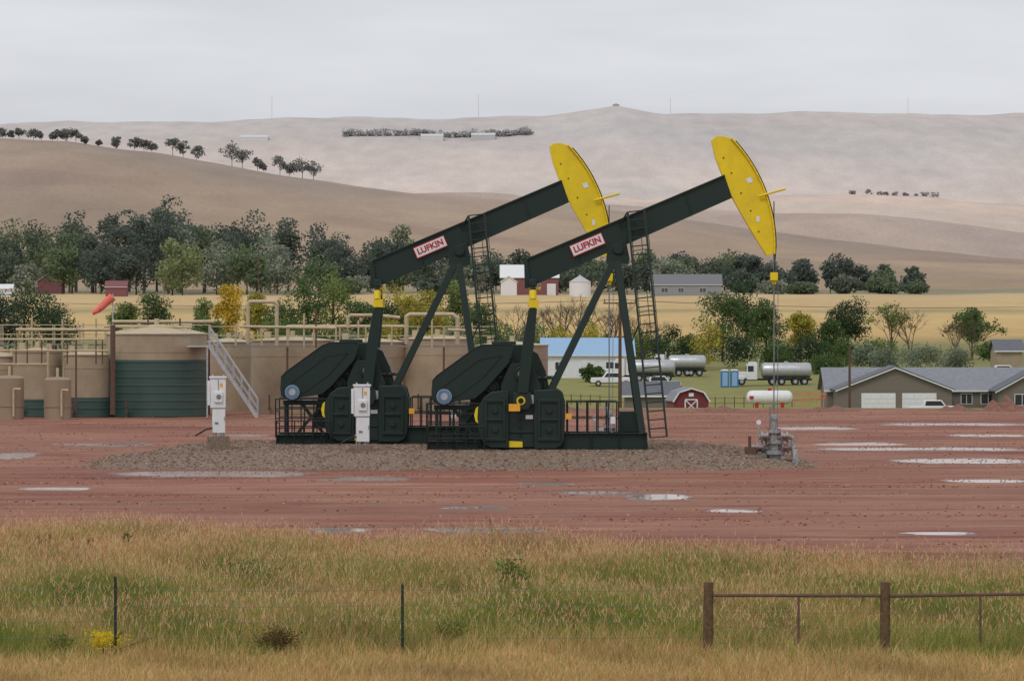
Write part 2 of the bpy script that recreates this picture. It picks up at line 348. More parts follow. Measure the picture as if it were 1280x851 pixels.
# ---------------- vegetation
def tube(p1,p2,r1_,r2_,n=6):
    p1=np.array(p1,float);p2=np.array(p2,float);d=p2-p1;d/=np.linalg.norm(d)+1e-9
    t=np.array([1,0,0]) if abs(d[0])<.8 else np.array([0,1,0]); u_=np.cross(d,t);u_/=np.linalg.norm(u_);w=np.cross(d,u_)
    a=np.linspace(0,2*np.pi,n+1); c=np.cos(a)[:,None]*u_+np.sin(a)[:,None]*w
    A=p1+c*r1_;B=p2+c*r2_
    return np.stack([A[:-1],A[1:],B[1:],B[:-1]],1)
def leaves(P,ls,n):
    a=R.normal(size=(n,3)); a/=np.linalg.norm(a,axis=1)[:,None]; t=R.normal(size=(n,3)); b_=np.cross(a,t); b_/=np.linalg.norm(b_,axis=1)[:,None]
    s=(ls*R.uniform(.5,1.2,n))[:,None]
    a=a*s*.5; b_=b_*s*.40
    return np.stack([P-a,P-b_,P+a,P+b_],1)
def tree_geo(cx,cy,cz,h,w,n,ls,col,cb=.1,blobs=26,trunk=True,var=.30,limbs=8):
    V=[];C=[]; col=np.array(col); bark=np.array(lin(84,72,60))*.7
    hc=h*(1-cb)/2; zc=cz+h*cb+hc
    D=R.normal(size=(blobs,3)); D/=np.linalg.norm(D,axis=1)[:,None]; rr=R.uniform(.1,1,blobs)**.5*.76
    ctr=np.stack([cx+D[:,0]*rr*w/2,cy+D[:,1]*rr*w/2,zc+D[:,2]*rr*hc*1.05],-1)
    t=(ctr[:,2]-cz)/h; ctr[:,0]=cx+(ctr[:,0]-cx)*(1.3-.45*t)
    br=R.uniform(.18,.42,blobs)*w/2+.03*h
    br=np.minimum(br,(cz+h-ctr[:,2])*1.0+.05*h)
    nb=np.maximum(6,(n*br**2/np.sum(br**2)).astype(int))
    for i in range(blobs):
        k=nb[i]; d=R.normal(size=(k,3)); d/=np.linalg.norm(d,axis=1)[:,None]
        P=ctr[i]+d*np.array([1,1,.8])*br[i]*(R.uniform(.1,1.3,k)**.5)[:,None]
        P[:,2]=np.maximum(P[:,2],cz+.1)
        V.append(leaves(P,ls,k)); sh=R.uniform(1-var,1+var)
        C.append(col[None]*sh*R.uniform(.75,1.25,(k,1))*(1+R.normal(0,.05,(k,3))))
    if trunk:
        tw=.014*h+.05; q=[tube((cx,cy,cz-.3),(cx,cy,cz+h*.35),tw,tw*.7)]
        q.append(tube((cx,cy,cz+h*.35),(cx+.03*w,cy,cz+h*.7),tw*.7,tw*.2))
        for i in range(0,min(blobs,limbs)): q.append(tube((cx,cy,cz+h*R.uniform(.2,.45)),ctr[i],tw*.4,tw*.08,4))
        q=np.concatenate(q); V.append(q); C.append(np.repeat(bark[None],len(q),0))
    V=np.concatenate(V); C=hz(np.concatenate(C),np.full(sum(len(c) for c in C),cy)) if cy>500 else np.concatenate(C)  # far leaf and bark colours get painted haze
    return V,C
def bare_geo(cx,cy,cz,h,w,col,leafcol=None):
    V=[];tips=[]
    def rec(p,d,l,r,k):
        e=p+d*l; V.append(tube(p,e,r,r*.65,4)); 
        if k==0: tips.append(e); return
        for _ in range(3 if k>1 else 4):
            nd=d+R.normal(0,.45,3)*np.array([w/h*1.6,w/h*1.6,.5]); nd[2]=abs(nd[2])*.8+.15; nd/=np.linalg.norm(nd); rec(e,nd,l*R.uniform(.6,.85),r*.6,k-1)
    for _ in range(3):
        rec(np.array([cx+R.normal(0,w*.04),cy,cz-.2]),np.array([R.normal(0,.15),R.normal(0,.1),1.0]),h*.28,.012*h,4)
    V=np.concatenate(V); C=np.repeat(np.array(col)[None],len(V),0)
    if leafcol is not None:
        t=np.array(tips); t=t[R.integers(0,len(t),900)]+R.normal(0,.3,(900,3)); lv=leaves(t,.4,900)
        V=np.concatenate([V,lv]); C=np.concatenate([C,np.array(leafcol)[None]*R.uniform(.6,1.3,(900,1))])
    return V,C
DG=lin(62,82,54); MG=lin(86,108,60); LG=lin(118,132,74); YG=lin(168,158,66); YL=lin(202,172,56); GG=lin(128,138,114); BG=lin(60,80,64)
def tree(px,d,top,wpx,col,n=4200,ls=None,name='cottonwood_tree',cb=.06,blobs=30,**k):
    x=PX(px,d); z=Tz(x,d); h=PZ(top,d)-z; w=wpx*d/F
    V,C=tree_geo(x,d,z,h,w,n,ls or max(.25,2.8*d/F),col,cb=cb,blobs=blobs,**k); qmesh(name,V,C,M['leaf'])
for a in [(903,690,352,66,MG),(933,720,344,62,DG),(958,700,364,50,MG),(1000,740,384,42,YG),(1060,760,368,60,DG),(1036,730,394,40,MG),
          (30,700,350,96,DG),(70,720,362,60,DG),(0,690,352,70,BG),(285,780,343,40,YL),(320,800,347,28,YG),(258,760,368,38,LG),(190,800,362,52,MG),(155,790,368,38,LG),
          (385,700,338,56,MG),(416,720,332,60,LG),(455,690,352,50,MG),(505,720,342,50,YG),(535,700,340,50,YG),(568,720,350,44,LG),
          (352,690,364,50,MG),(480,680,368,50,DG),(600,690,372,50,MG),(1215,740,382,42,MG)]: tree(*a)
for a in [(1115,600,432,56,GG),(1150,590,428,70,GG),(1190,600,432,66,GG),(1085,610,428,46,GG),(1060,640,420,54,MG),(1015,640,416,66,DG),(965,630,424,60,MG),(1240,640,418,44,MG),(740,560,446,30,MG),(985,650,432,50,DG),(1035,600,440,60,MG),(915,640,416,70,DG),(1100,660,420,60,LG)]: tree(*a,n=2400,name='willow_shrub',cb=.0,trunk=False,blobs=22)
for i,px in enumerate(range(215,905,21)):
    d=R.uniform(615,690); top=R.uniform(384,410) if 330<px<620 else R.uniform(394,420)
    tree(px+R.uniform(-8,8),d,top,R.uniform(38,64),[MG,DG,GG,LG,YG,MG,GG][R.integers(0,7)],n=1700,name='willow_shrub',cb=.0,trunk=False,blobs=18)
BR=lin(120,106,92)
for (px,d,top,w,lf) in [(725,660,358,60,None),(765,640,362,50,None),(1138,720,378,34,None),(1112,720,376,28,LG),(1215,700,376,46,MG),(1195,690,390,34,None),(800,640,376,56,None),(700,655,366,40,None),(650,650,372,40,None)]:
    x=PX(px,d);z=Tz(x,d); V,C=bare_geo(x,d,z,PZ(top,d)-z,w*d/F,BR,lf); qmesh('bare_tree',V,C,M['leaf'])
VV=[];CC=[]
tp=[(-60,262),(-20,268),(10,262),(45,262),(75,252),(110,258),(135,252),(165,248),(190,236),(215,240),(240,258),(268,272),(300,268),(335,262),(365,262),(400,270),(430,284),(460,284),(500,280),(535,292),(570,300),(610,305),(650,308),(690,306),(730,310),(765,308),(800,304),(835,306),(870,310),(905,312),(935,312),(960,320),(985,335),(1015,322),(1045,317),(1075,324),(1100,333),(1122,332),(1148,345)]
for px,top in tp:
    for l in range(4):
        d=1690-l*40+R.uniform(-15,15); p=px+R.uniform(-20,20); x=PX(p,d); z=Tz(x,d); 
        up=[R.uniform(-6,8),R.uniform(0,16),R.uniform(14,34),R.uniform(34,62)][l]
        h=PZ(min(top+up,352),d)-z; h=max(h,4); w=R.uniform(34,62)*d/F
        if px>975: w*=.75
        if px>600 and l==3: continue
        col=[DG,BG,BG,DG,MG][R.integers(0,5)]
        if l>=2 and R.uniform()<.45: col=[GG,MG,LG,GG][R.integers(0,4)]
        V,C=tree_geo(x,d,z,h,w,1400,1.25,col,cb=.02,blobs=22,var=.28,limbs=3); VV.append(V);CC.append(C)
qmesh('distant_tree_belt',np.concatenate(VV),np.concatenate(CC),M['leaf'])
VV=[];CC=[]
for px,hp in [(3,13),(14,11),(24,14),(42,15),(52,13),(66,12),(72,15),(84,18),(95,16),(106,10),(124,9),(145,17),(168,17),(180,16),(190,14),(216,24),(229,20),(246,18),(290,30),(303,25),(322,17),(330,12),(350,24),(362,20),(378,28),(392,24),(-15,14),(-30,15)]:
    d=2960; x=PX(px,d); z=Tz(x,d); hh=hp*d/F*1.12
    V,C=tree_geo(x,d,z-1,hh,hh*R.uniform(.8,1.15),500,1.4,lin(56,68,56),cb=.25,blobs=12); VV.append(V);CC.append(C)
for px in list(range(430,665,6)):
    d=7500; x=PX(px+R.uniform(-4,4),d); z=Tz(x,d); hh=R.uniform(6,16)
    V,C=tree_geo(x,d,z-1,hh,hh*2.4,120,5,lin(90,98,108),cb=.0,blobs=8,trunk=False); C=C*.5+HAZE_TINT*.40; VV.append(V);CC.append(C)  # further haze blended into these tree colours
for px in list(range(1060,1170,12)):
    d=5400; x=PX(px+R.uniform(-6,6),d); z=Tz(x,d); hh=R.uniform(4,9)
    V,C=tree_geo(x,d,z-1,hh,hh*1.6,80,3,lin(80,84,76),cb=.0,blobs=8,trunk=False); VV.append(V);CC.append(C)
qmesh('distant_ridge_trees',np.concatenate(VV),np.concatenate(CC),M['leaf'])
def weed(px,d,hpx,wpx,col,name,n=500,ls=.07,blobs=18):
    x=PX(px,d); h=hpx*d/F; w=wpx*d/F; V,C=tree_geo(x,d,.0,h,w,n,ls,col,cb=.1,blobs=blobs,trunk=False)
    q=np.concatenate([tube((x+R.normal(0,w*.1),d,0),(x+R.normal(0,w*.3),d+R.normal(0,.1),h*R.uniform(.6,1)),.008,.003,4) for _ in range(12)])
    qmesh(name,np.concatenate([V,q]),np.concatenate([C,np.repeat(np.array(lin(110,100,60))[None],len(q),0)]),M['leaf'])
weed(640,80,66,50,lin(108,128,66),'green_weed',520,.06); weed(650,79.5,50,30,lin(116,134,70),'green_weed',260,.06)
weed(133,67.2,32,60,lin(222,200,40),'yellow_rabbitbrush',1500,.032,26)
weed(345,67,42,72,lin(104,86,54),'dry_tumbleweed',1700,.035,26)
weed(75,67,26,46,lin(118,126,64),'green_weed',600,.04)
weed(325,82,46,80,lin(136,142,84),'green_weed',1000,.05)
weed(158,95,32,14,lin(76,98,54),'green_weed',250,.06); weed(1030,88,26,70,lin(118,136,64),'green_weed',900,.05)
weed(880,74,36,60,lin(130,140,70),'green_weed',600,.045); weed(455,84,42,40,lin(126,132,72),'green_weed',500,.05); weed(560,69,34,60,lin(120,126,66),'green_weed',600,.04); weed(980,70,34,70,lin(130,130,70),'green_weed',600,.04); weed(230,72,34,70,lin(130,138,72),'green_weed',600,.04)
for i in range(16): weed(R.uniform(0,1280),R.uniform(70,90),R.uniform(30,44),R.uniform(20,60),[lin(120,134,70),lin(140,146,88),lin(104,118,62)][i%3],'green_weed',350,.045)
for px in(60,75,48,90,112,350): weed(px,R.uniform(92,97),26,12,lin(146,88,66),'red_dock_weed',160,.05)
# ---------------- pump jack
K=34.1
def q(px,py): return ((px-670)/K,(560-py)/K)
def pumpjack(loc,name='pump_jack'):
    o=Obj(name,loc)
    P=lambda l:[q(*a) for a in l]
    def q3(px,py,y): a=q(px,py); return (a[0],y,a[1])
    s=o.part('base_skid','green',.01)
    for y in(-1.05,1.05):
        for (a,b,t,bt) in((600,808,538,560),(535,600,548,560)):
            x0,z1=q(a,t); x1,z0=q(b,bt)
            s.box(x0,x1,y-.03,y+.03,z0+.05,z1-.05); s.box(x0,x1,y-.15,y+.15,z0,z0+.05); s.box(x0,x1,y-.15,y+.15,z1-.05,z1)
            n=int((x1-x0)/.9)
            for i in range(n+1):
                xx=x0+.03+(x1-x0-.06)*i/max(n,1); s.box(xx-.02,xx+.02,y-.12,y+.12,z0+.052,z1-.052)
    for px in(537,570,602,640,690,740,775,806):
        x,_=q(px,0); s.box(x-.08,x+.08,-.89,.89,.06,.30)
    x0,_=q(695,0);x1,_=q(806,0); s.box(x0,x1,-.88,.88,.56,.60)
    g=o.part('gear_reducer','green',.03)
    g.prism(P([(588,500),(692,500),(700,540),(580,540)]),-.75,.75)
    g.prism(P([(592,436),(604,430),(652,429),(672,440),(682,462),(690,500),(588,500),(583,470)]),-.62,.62)
    x0,z0=q(582,472);x1,z1=q(692,468); g.box(x0,x1,-.72,.72,z0,z1)
    for (a,b) in ((612,452),(634,450),(616,482),(651,470)):
        c=q3(a,b,0); g.cyl((c[0],-.86,c[2]),(c[0],.86,c[2]),.27 if a!=651 else .36,n=24); g.cyl((c[0],-.92,c[2]),(c[0],.92,c[2]),.15,n=20)
    for px in(598,624,660,680): g.box(q(px,0)[0]-.03,q(px,0)[0]+.03,-.70,.70,q(0,498)[1],q(0,474)[1])
    g.box(q(615,0)[0],q(645,0)[0],-.3,.3,q(0,430)[1],q(0,425)[1]); g.cyl(q3(660,432,0),q3(660,420,0),.06,n=10)
    bl=o.part('gearbox_bolts','grey')
    for i in range(14):
        x=q(586+i*8,0)[0]; z=q(0,469)[1]; bl.cyl((x,-.745,z-.01),(x,-.68,z-.01),.03,n=6)
    for c in((612,452),(634,450),(651,470)):
        for i in range(8):
            t=i*math.pi/4; a=q(*c); rr=.21 if c[0]!=651 else .3
            bl.cyl((a[0]+rr*math.cos(t),-.885,a[1]+rr*math.sin(t)),(a[0]+rr*math.cos(t),-.84,a[1]+rr*math.sin(t)),.022,n=6)
    for sg in(-1,1):
        a,b=sorted((sg*.98,sg*1.2)); c=o.part('crank_arm','green',.02)
        c.prism(P([(637,452),(664,452),(676,480),(674,556),(628,556),(626,480)]),a,b)
        a,b=sorted((sg*.93,sg*1.34)); w=o.part('counterweight','green',.03)
        w.prism(P([(596,520),(598,506),(605,494),(615,487),(636,485),(636,557),(614,557),(604,551),(598,540)]),a,b)
        w.prism(P([(667,485),(697,484),(703,488),(706,500),(705,545),(702,553),(694,558),(667,558)]),a,b)
        r=o.part('counterweight_rib','green',.01)
        a,b=sorted((sg*1.345,sg*1.42))
        for (u0,u1) in((606,632),(672,700)):
            r.prism(P([(u0,496),(u1,496),(u1,500),(u0,500)]),a,b); r.prism(P([(u0,544),(u1,544),(u1,548),(u0,548)]),a,b); r.prism(P([(u0,500),(u0+3,500),(u0+3,544),(u0,544)]),a,b); r.prism(P([(u1-3,500),(u1,500),(u1,544),(u1-3,544)]),a,b); r.prism(P([(u0+3,520),(u1-3,520),(u1-3,523),(u0+3,523)]),a,b)
            for vv in(510,534): cc=q3((u0+u1)/2,vv,0); r.cyl((cc[0],a,cc[2]),(cc[0],b,cc[2]),.11,n=16)
        cr=q3(651,465,0); c.cyl((cr[0],sg*.9,cr[2]),(cr[0],sg*1.27,cr[2]),.26,n=24)
        y=o.part('crank_pin_ring','yellow'); cp=q3(651,498,0)
        y.cyl((cp[0],sg*1.2,cp[2]),(cp[0],sg*1.62,cp[2]),.16,n=20)
        k=o.part('crank_pin','black'); k.cyl((cp[0],sg*1.2,cp[2]),(cp[0],sg*1.66,cp[2]),.10,n=16)
        for i in range(4): 
            hc_=q3(651,512+i*10,0); k.cyl((hc_[0],sg*1.19,hc_[2]),(hc_[0],sg*1.205,hc_[2]),.08,n=14)
        pa,pb=sorted((sg*1.42,sg*1.58)); pt=o.part('pitman_arm','green',.015)
        pt.prism(P([(661,384),(671,384),(667,430),(660,490),(646,490),(653,430)]),pa,pb)
        pt.prism(P([(642,488),(663,488),(665,500),(660,509),(646,509),(641,500)]),pa,pb)
        pt.cyl(q3(666,386,sg*1.5),q3(666,352,sg*1.35),.10,n=12)
        yc=o.part('pitman_collar','yellow'); yc.box(q(661,0)[0],q(673,0)[0],pa-.02,pb+.02,q(0,383)[1],q(0,373)[1]); yc.cyl(q3(666,373,sg*1.5),q3(666,362,sg*1.42),.13,n=12)
    sh=o.part('crank_shaft','grey'); c=q3(651,465,0); sh.cyl((c[0],-1.3,c[2]),(c[0],1.3,c[2]),.12,n=20)
    ye=o.part('safety_yellow_marks','yellow')
    for a,b in((-1.232,-1.205),(1.205,1.232)): ye.prism(P([(633,548),(653,549),(653,556),(634,556)]),a,b)
    ye.prism(P([(595,508),(598,505),(597,520),(598,526),(595,524),(593,516)]),-1.36,-.95)
    lb=o.part('warning_label','orange'); lb.prism(P([(636,502),(650,502),(650,511),(636,511)]),-1.63,-1.60)
    lb.prism(P([(707,514),(714,514),(714,521),(707,521)]),-1.43,-1.36)
    wl=o.part('name_plate','white'); wl.prism(P([(656,491),(667,491),(667,502),(656,502)]),-1.25,-1.225) ; wl.prism(P([(657,516),(666,516),(666,521),(657,521)]),-1.25,-1.225)
    e=o.part('equalizer_beam','green',.02); e.bar(q3(666,352,-1.5),q3(666,352,1.5),.26,.26,up=(0,0,1)); 
    yb=o.part('tail_bearing','yellow'); yb.box(q(662,0)[0],q(676,0)[0],-.28,.28,q(0,352)[1]-.25,q(0,352)[1]-.14)
    w=o.part('walking_beam','green',.008)
    tl,tr_,br_,bl_=(657,322),(905,217),(915,246),(663,357)
    w.prism(P([tl,tr_,br_,bl_]),-.22,.22)
    def off(a,t):return (a[0]+t*.39,a[1]+t*.92)
    w.prism(P([tl,tr_,off(tr_,2.0),off(tl,2.0)]),-.30,.30)
    w.prism(P([off(bl_,-2.0),off(br_,-2.0),br_,bl_]),-.30,.30)
    w.prism(P([(655,324),(659,322),(664,357),(656,359)]),-.34,.34)
    for t in (.25,.54,.8):
        a=(tl[0]+(tr_[0]-tl[0])*t,tl[1]+(tr_[1]-tl[1])*t); b2=(bl_[0]+(br_[0]-bl_[0])*t,bl_[1]+(br_[1]-bl_[1])*t)
        a=off(a,2.6); b2=off(b2,-2.6); w.prism(P([(a[0]-.7,a[1]),(a[0]+.7,a[1]),(b2[0]+.7,b2[1]),(b2[0]-.7,b2[1])]),-.26,.26)
    ang=math.atan2(105,248)
    cx,cz=q(734,304.5)
    def plate(pn,mat,hw,hh,y0,y1):
        p=o.part(pn,mat); pts=[]
        for sx,sz in((-1,-1),(1,-1),(1,1),(-1,1)):
            X_=sx*hw;Z_=sz*hh; pts.append((cx+X_*math.cos(ang)-Z_*math.sin(ang),cz+X_*math.sin(ang)+Z_*math.cos(ang)))
        p.prism(pts,y0,y1)
    plate('sign_board_border','red',.64,.225,-.325,-.301); plate('sign_board','white',.61,.19,-.334,-.326)
    cu=bpy.data.curves.new('sign_lettering','FONT'); cu.body='LUFKIN'; cu.size=.32; cu.extrude=.004; cu.offset=.011; cu.align_x='CENTER'; cu.align_y='CENTER'; cu.space_character=1.0
    cu.materials.append(M['red']); t=bpy.data.objects.new('sign_lettering',cu); S.collection.objects.link(t); t.parent=o.e
    t.matrix_local=Matrix.Translation((cx,-.342,cz))@Matrix.Rotation(-ang,4,'Y')@Matrix.Rotation(math.pi/2,4,'X')
    hb=o.part('horse_head','yellow',.012)
    c0=(774,306); R_=193
    arc=[(c0[0]+R_*math.cos(math.radians(t)),c0[1]-R_*math.sin(math.radians(t))) for t in np.linspace(-3,44,22)]
    inner=[(905,169),(895,169),(889,174),(894,196),(904,222),(915,246),(932,276),(950,306),(958,318)]
    hb.prism(P(arc+inner),-.20,.20)
    for i in range(len(arc)-1):
        a=arc[i];b2=arc[i+1]; n1=((a[0]-c0[0])/R_*2,(a[1]-c0[1])/R_*2)
        hb.prism(P([a,b2,(b2[0]+n1[0],b2[1]+n1[1]),(a[0]+n1[0],a[1]+n1[1])]),-.30,.30)
    hs=o.part('horse_head_bolts','black')
    for a in((904,196),(914,215),(926,240),(938,262),(948,288)): hs.cyl(q3(*a,-.22),q3(*a,.22),.028,n=8)
    hl=o.part('head_label','white'); hl.prism(P([(932,222),(938,220),(941,226),(935,228)]),-.212,-.202); hl.prism(P([(945,269),(949,269),(949,276),(945,276)]),-.212,-.202)
    yr=o.part('head_pin','yellow'); yr.cyl(q3(948,244,-.3),q3(981,235,-.45),.04,n=8)
    sp=o.part('samson_post','green',.01)
    for sg in(-1,1):
        sp.bar(q3(771,322,sg*.28),q3(802,540,sg*1.1),.25,.25)
        sp.bar(q3(768,322,sg*.28),q3(676,512,sg*.85),.25,.25)
    for t in(.3,.55,.8):
        p=Vector(q3(771,322,0)).lerp(Vector(q3(802,540,0)),t); yy=.28+(1.1-.28)*t; sp.bar((p.x,-yy,p.z),(p.x,yy,p.z),.12,.12,up=(0,0,1))
        p=Vector(q3(768,322,0)).lerp(Vector(q3(676,512,0)),t); yy=.28+(.85-.28)*t; sp.bar((p.x,-yy,p.z),(p.x,yy,p.z),.12,.12,up=(0,0,1))
    x0,z1=q(758,318);x1,z0=q(786,328); sp.box(x0,x1,-.42,.42,z0,z1)
    sp.prism(P([(762,306),(782,298),(786,318),(758,318)]),-.36,.36)
    sp.cyl(q3(772,309,-.5),q3(772,309,.5),.2,n=20)
    ld=o.part('ladder','green')
    a0,a1=Vector(q3(784,264,-.55)),Vector(q3(811,544,-1.45)); wd=Vector((.60,-.30,.06))
    ld.bar(a0,a1,.075,.075); ld.bar(a0+wd,a1+wd,.075,.075)
    n=26
    for i in range(n+1):
        p=a0.lerp(a1,i/n); ld.cyl(p,p+wd,.024,n=6)
    bk=Vector((.10,.5,.1))
    for i in range(1,8):
        p=a0.lerp(a1,i/11.0); m_=p+wd*.5+bk*1.1; 
        for u_,v_ in((p,p+bk*.7),(p+bk*.7,m_),(m_,p+wd+bk*.7),(p+wd+bk*.7,p+wd)): ld.cyl(u_,v_,.014,n=5)
    for of in(bk*.7,wd*.5+bk*1.1,wd+bk*.7): ld.cyl(a0.lerp(a1,1/11.)+of,a0.lerp(a1,7/11.)+of,.014,n=5)
    ld.bar(a0,q3(774,280,-.3),.06,.06); ld.bar(a0.lerp(a1,.5),q3(787,430,-.7),.05,.05)
    bg=o.part('belt_guard','green',.02)
    bg.prism(P([(540,488),(541,474),(547,467),(594,433),(604,429),(640,429),(642,436),(636,452),(606,486),(594,496),(548,502),(541,498)]),-1.32,-.95)
    br2=o.part('belt_guard_rim','black'); 
    br2.path([q3(a,b,-1.33) for a,b in((541,474),(547,467),(594,433),(604,429),(640,429))],.018)
    br2.path([q3(a,b,-1.33) for a,b in((556,480),(600,447),(628,442),(604,470),(572,493),(556,494),(556,480))],.014)
    mo=o.part('electric_motor','blue',.02); c=q3(556,493,0); mo.cyl((c[0],-1.62,c[2]),(c[0],-1.33,c[2]),.26,n=24); mo.cyl((c[0],-.94,c[2]),(c[0],.1,c[2]),.33,n=24)
    mr=o.part('motor_grille','steel'); mr.cyl((c[0],-1.64,c[2]),(c[0],-1.621,c[2]),.13,n=20); mr.cyl((c[0],-1.60,c[2]),(c[0],-1.56,c[2]),.275,n=24)
    ms=o.part('motor_stand','green'); ms.box(q(543,0)[0],q(602,0)[0],-.9,.6,q(0,510)[1],q(0,504)[1]); 
    ms.bar(q3(546,506,-.8),q3(546,548,-.9),.1,.1); ms.bar(q3(598,506,-.8),q3(560,548,-.9),.1,.1); ms.bar(q3(546,506,.5),q3(546,548,.8),.1,.1); ms.bar(q3(566,506,-.8),q3(596,548,-.9),.12,.12)
    r=o.part('guard_rail','black')
    def rail(x0,x1,zt,zb,y,n,mids=2):
        a,zt_=q(x0,zt); b_,zb_=q(x1,zb)
        for i in range(n+1): xx=a+(b_-a)*i/n; r.cyl((xx,y,zb_),(xx,y,zt_),.026,n=6)
        for j in range(mids+1): z=zt_-(zt_-zb_)*j/(mids+1); r.cyl((a,y,z),(b_,y,z),.024,n=6)
    rail(534,600,502,552,-1.3,4,3); rail(534,600,502,552,1.3,4,3)
    for z in(502,518,534): r.cyl(q3(534,z,-1.3),q3(534,z,1.3),.026,n=6)
    rail(536,606,530,560,-1.75,6,1)
    rail(709,772,500,540,-1.3,5,1); rail(709,772,500,540,1.3,5,1)
    for z in(500,520): r.cyl(q3(772,z,-1.3),q3(772,z,1.3),.026,n=6)
    bb=o.part('brake_box','green',.02); x0,z1=q(774,512);x1,z0=q(798,538); bb.box(x0,x1,-.5,.3,z0,z1)
    bk_=o.part('brake_lever','steel'); bk_.cyl(q3(764,538,-.95),q3(758,506,-1.0),.025,n=6)
    jb=o.part('junction_box','white',.01); x0,z1=q(762,518);x1,z0=q(768,527); jb.box(x0,x1,-1.42,-1.34,z0,z1)
    cb=o.part('bridle_cable','black')
    for sg in(-.13,.13):
        pp=[(c0[0]+(R_+3)*math.cos(math.radians(t)),c0[1]-(R_+3)*math.sin(math.radians(t))) for t in np.linspace(42,0,14)]
        cb.path([q3(a,b,sg) for a,b in pp]+[q3(967.5,338,sg)],.02,6)
    pr=o.part('polished_rod','grey'); pr.cyl(q3(967.5,250,0),q3(967.5,535,0),.024,n=8)
    pr.cyl(q3(973,352,.1),q3(972,540,.1),.012,n=6)
    ca=o.part('carrier_bar','yellow',.01); x0,z1=q(963,339);x1,z0=q(972,349); ca.box(x0,x1,-.24,.24,z0,z1); ca.cyl(q3(967.5,349,0),q3(967.5,354,0),.08,n=10)
    o.done()
    hx=loc[0]+q(967.5,0)[0]
    w=Obj('wellhead',(hx,loc[1],.03)); w.e.scale=(1.12,1.12,1.12)
    g=w.part('casing_spool','wellg'); r_=w.part('flange_bolts','wellr')
    g.lathe((0,0,0),[(0,0),(.34,0),(.34,.14),(.24,.14),(.24,.35),(.36,.35),(.36,.47),(.21,.48),(.21,.7),(.30,.7),(.30,.80),(.16,.82),(.16,1.05),(.23,1.05),(.23,1.14),(.09,1.16),(.10,1.5),(.14,1.5),(.14,1.62),(.0,1.66)],20)
    for z in(.4,.74,1.08):
        for i in range(8):
            t=i*math.pi/4; rr={.4:.30,.74:.25,1.08:.19}[z]; r_.cyl((rr*math.cos(t),rr*math.sin(t),z-.1),(rr*math.cos(t),rr*math.sin(t),z+.11),.024,n=6)
    for (sx,z,l) in((-1,.56,.75),(1,.56,.6),(1,.92,.55),(-1,.92,.5)):
        g.cyl((0,0,z),(sx*l,-.05,z),.09,n=12); g.lathe((sx*l*.62,-.03,z),[(0,-.12),(.18,-.12),(.18,-.06),(.13,-.05),(.13,.05),(.18,.06),(.18,.12),(0,.12)],14,'x')
        g.cyl((sx*l*.62,-.05,z),(sx*l*.62,-.36,z+.02),.05,n=8); r_.lathe((sx*l*.62,-.37,z+.02),[(0,-.02),(.16,-.02),(.16,.02),(0,.02)],14)
    g.path([(.6,-.05,.56),(.66,-.1,.5),(.68,-.25,.14),(.68,-.5,.12)],.11,12); g.path([(-.55,-.05,.56),(-.7,0,.45),(-.75,0,.05)],.07,10)
    g.path([(.55,-.05,.92),(.62,-.05,.9),(.64,-.05,.5)],.07,10); g.box(-.5,-.3,-.3,0,.0,.4)
    g.path([(-.5,-.05,.92),(-.5,-.05,1.35)],.03,8); w.part('pressure_gauge','white').cyl((-.5,-.08,1.4),(-.5,-.02,1.4),.08,n=14)
    rb=w.part('cellar_frame','rust'); rb.box(-1.1,-.6,-.5,.4,0,.14); rb.box(-.95,-.6,-.35,.2,.14,.6); rb.box(.35,.6,-.45,-.1,0,.2); rb.box(-1.25,-.2,-.7,-.55,0,.08); rb.cyl((-.8,-.1,.6),(-.8,-.1,.95),.05)
    w.part('tall_vent_tube','grey').path([(-.12,.2,.4),(-.12,.2,1.9),(.1,.2,2.0)],.022,6)
    w.done()
pumpjack((.88,154,.60)); pumpjack((-5.0,161,.64))
# ---------------- electrical cabinets
def cabinet(px,py,d,hpx):
    x=PX(px,d); z=PZ(py,d); h=hpx*d/F
    o=Obj('electrical_cabinet',(x,d,z),.12)
    w=o.part('enclosure','white',.015); w.box(-.30,.26,-.16,.2,h*.46,h*.94); w.box(-.22,.24,-.18,.18,.12,h*.46-.01); w.box(-.33,.30,-.2,.24,h*.94,h*.97)
    w.box(-.16,.14,-.24,-.165,h*.55,h*.72); w.box(-.40,-.31,-.1,.1,h*.5,h*.9)
    k=o.part('door_frame_and_latches','grey'); k.box(-.02,.0,-.185,-.162,h*.75,h*.92); k.box(.20,.22,-.20,-.182,h*.25,h*.32); k.cyl((0,-.26,h*.64),(0,-.242,h*.64),.09,n=16)
    k.box(-.14,-.02,-.2,-.182,h*.2,h*.23); k.box(-.29,.25,-.185,-.181,h*.445,h*.455)
    l=o.part('support_legs','steel'); 
    for sx in(-.2,.2): l.cyl((sx,.1,-.7),(sx,.1,h),.03,n=8)
    l.cyl((-.1,0,-.7),(-.1,0,.14),.04,n=8); l.cyl((.1,0,-.7),(.1,0,.14),.04,n=8); o.part('conduit','black').path([(-.22,-.05,.3),(-.45,-.05,.25),(-.85,-.05,.02)],.03,8)
    r=o.part('warning_label','orange'); r.box(.05,.15,-.168,-.161,h*.8,h*.86)
    o.part('gravel_footing','gravel',.01).box(-.4,.4,-.35,.35,-.6,.0)
    o.done()
cabinet(273,545,153.5,77); cabinet(453,556,151.8,78)
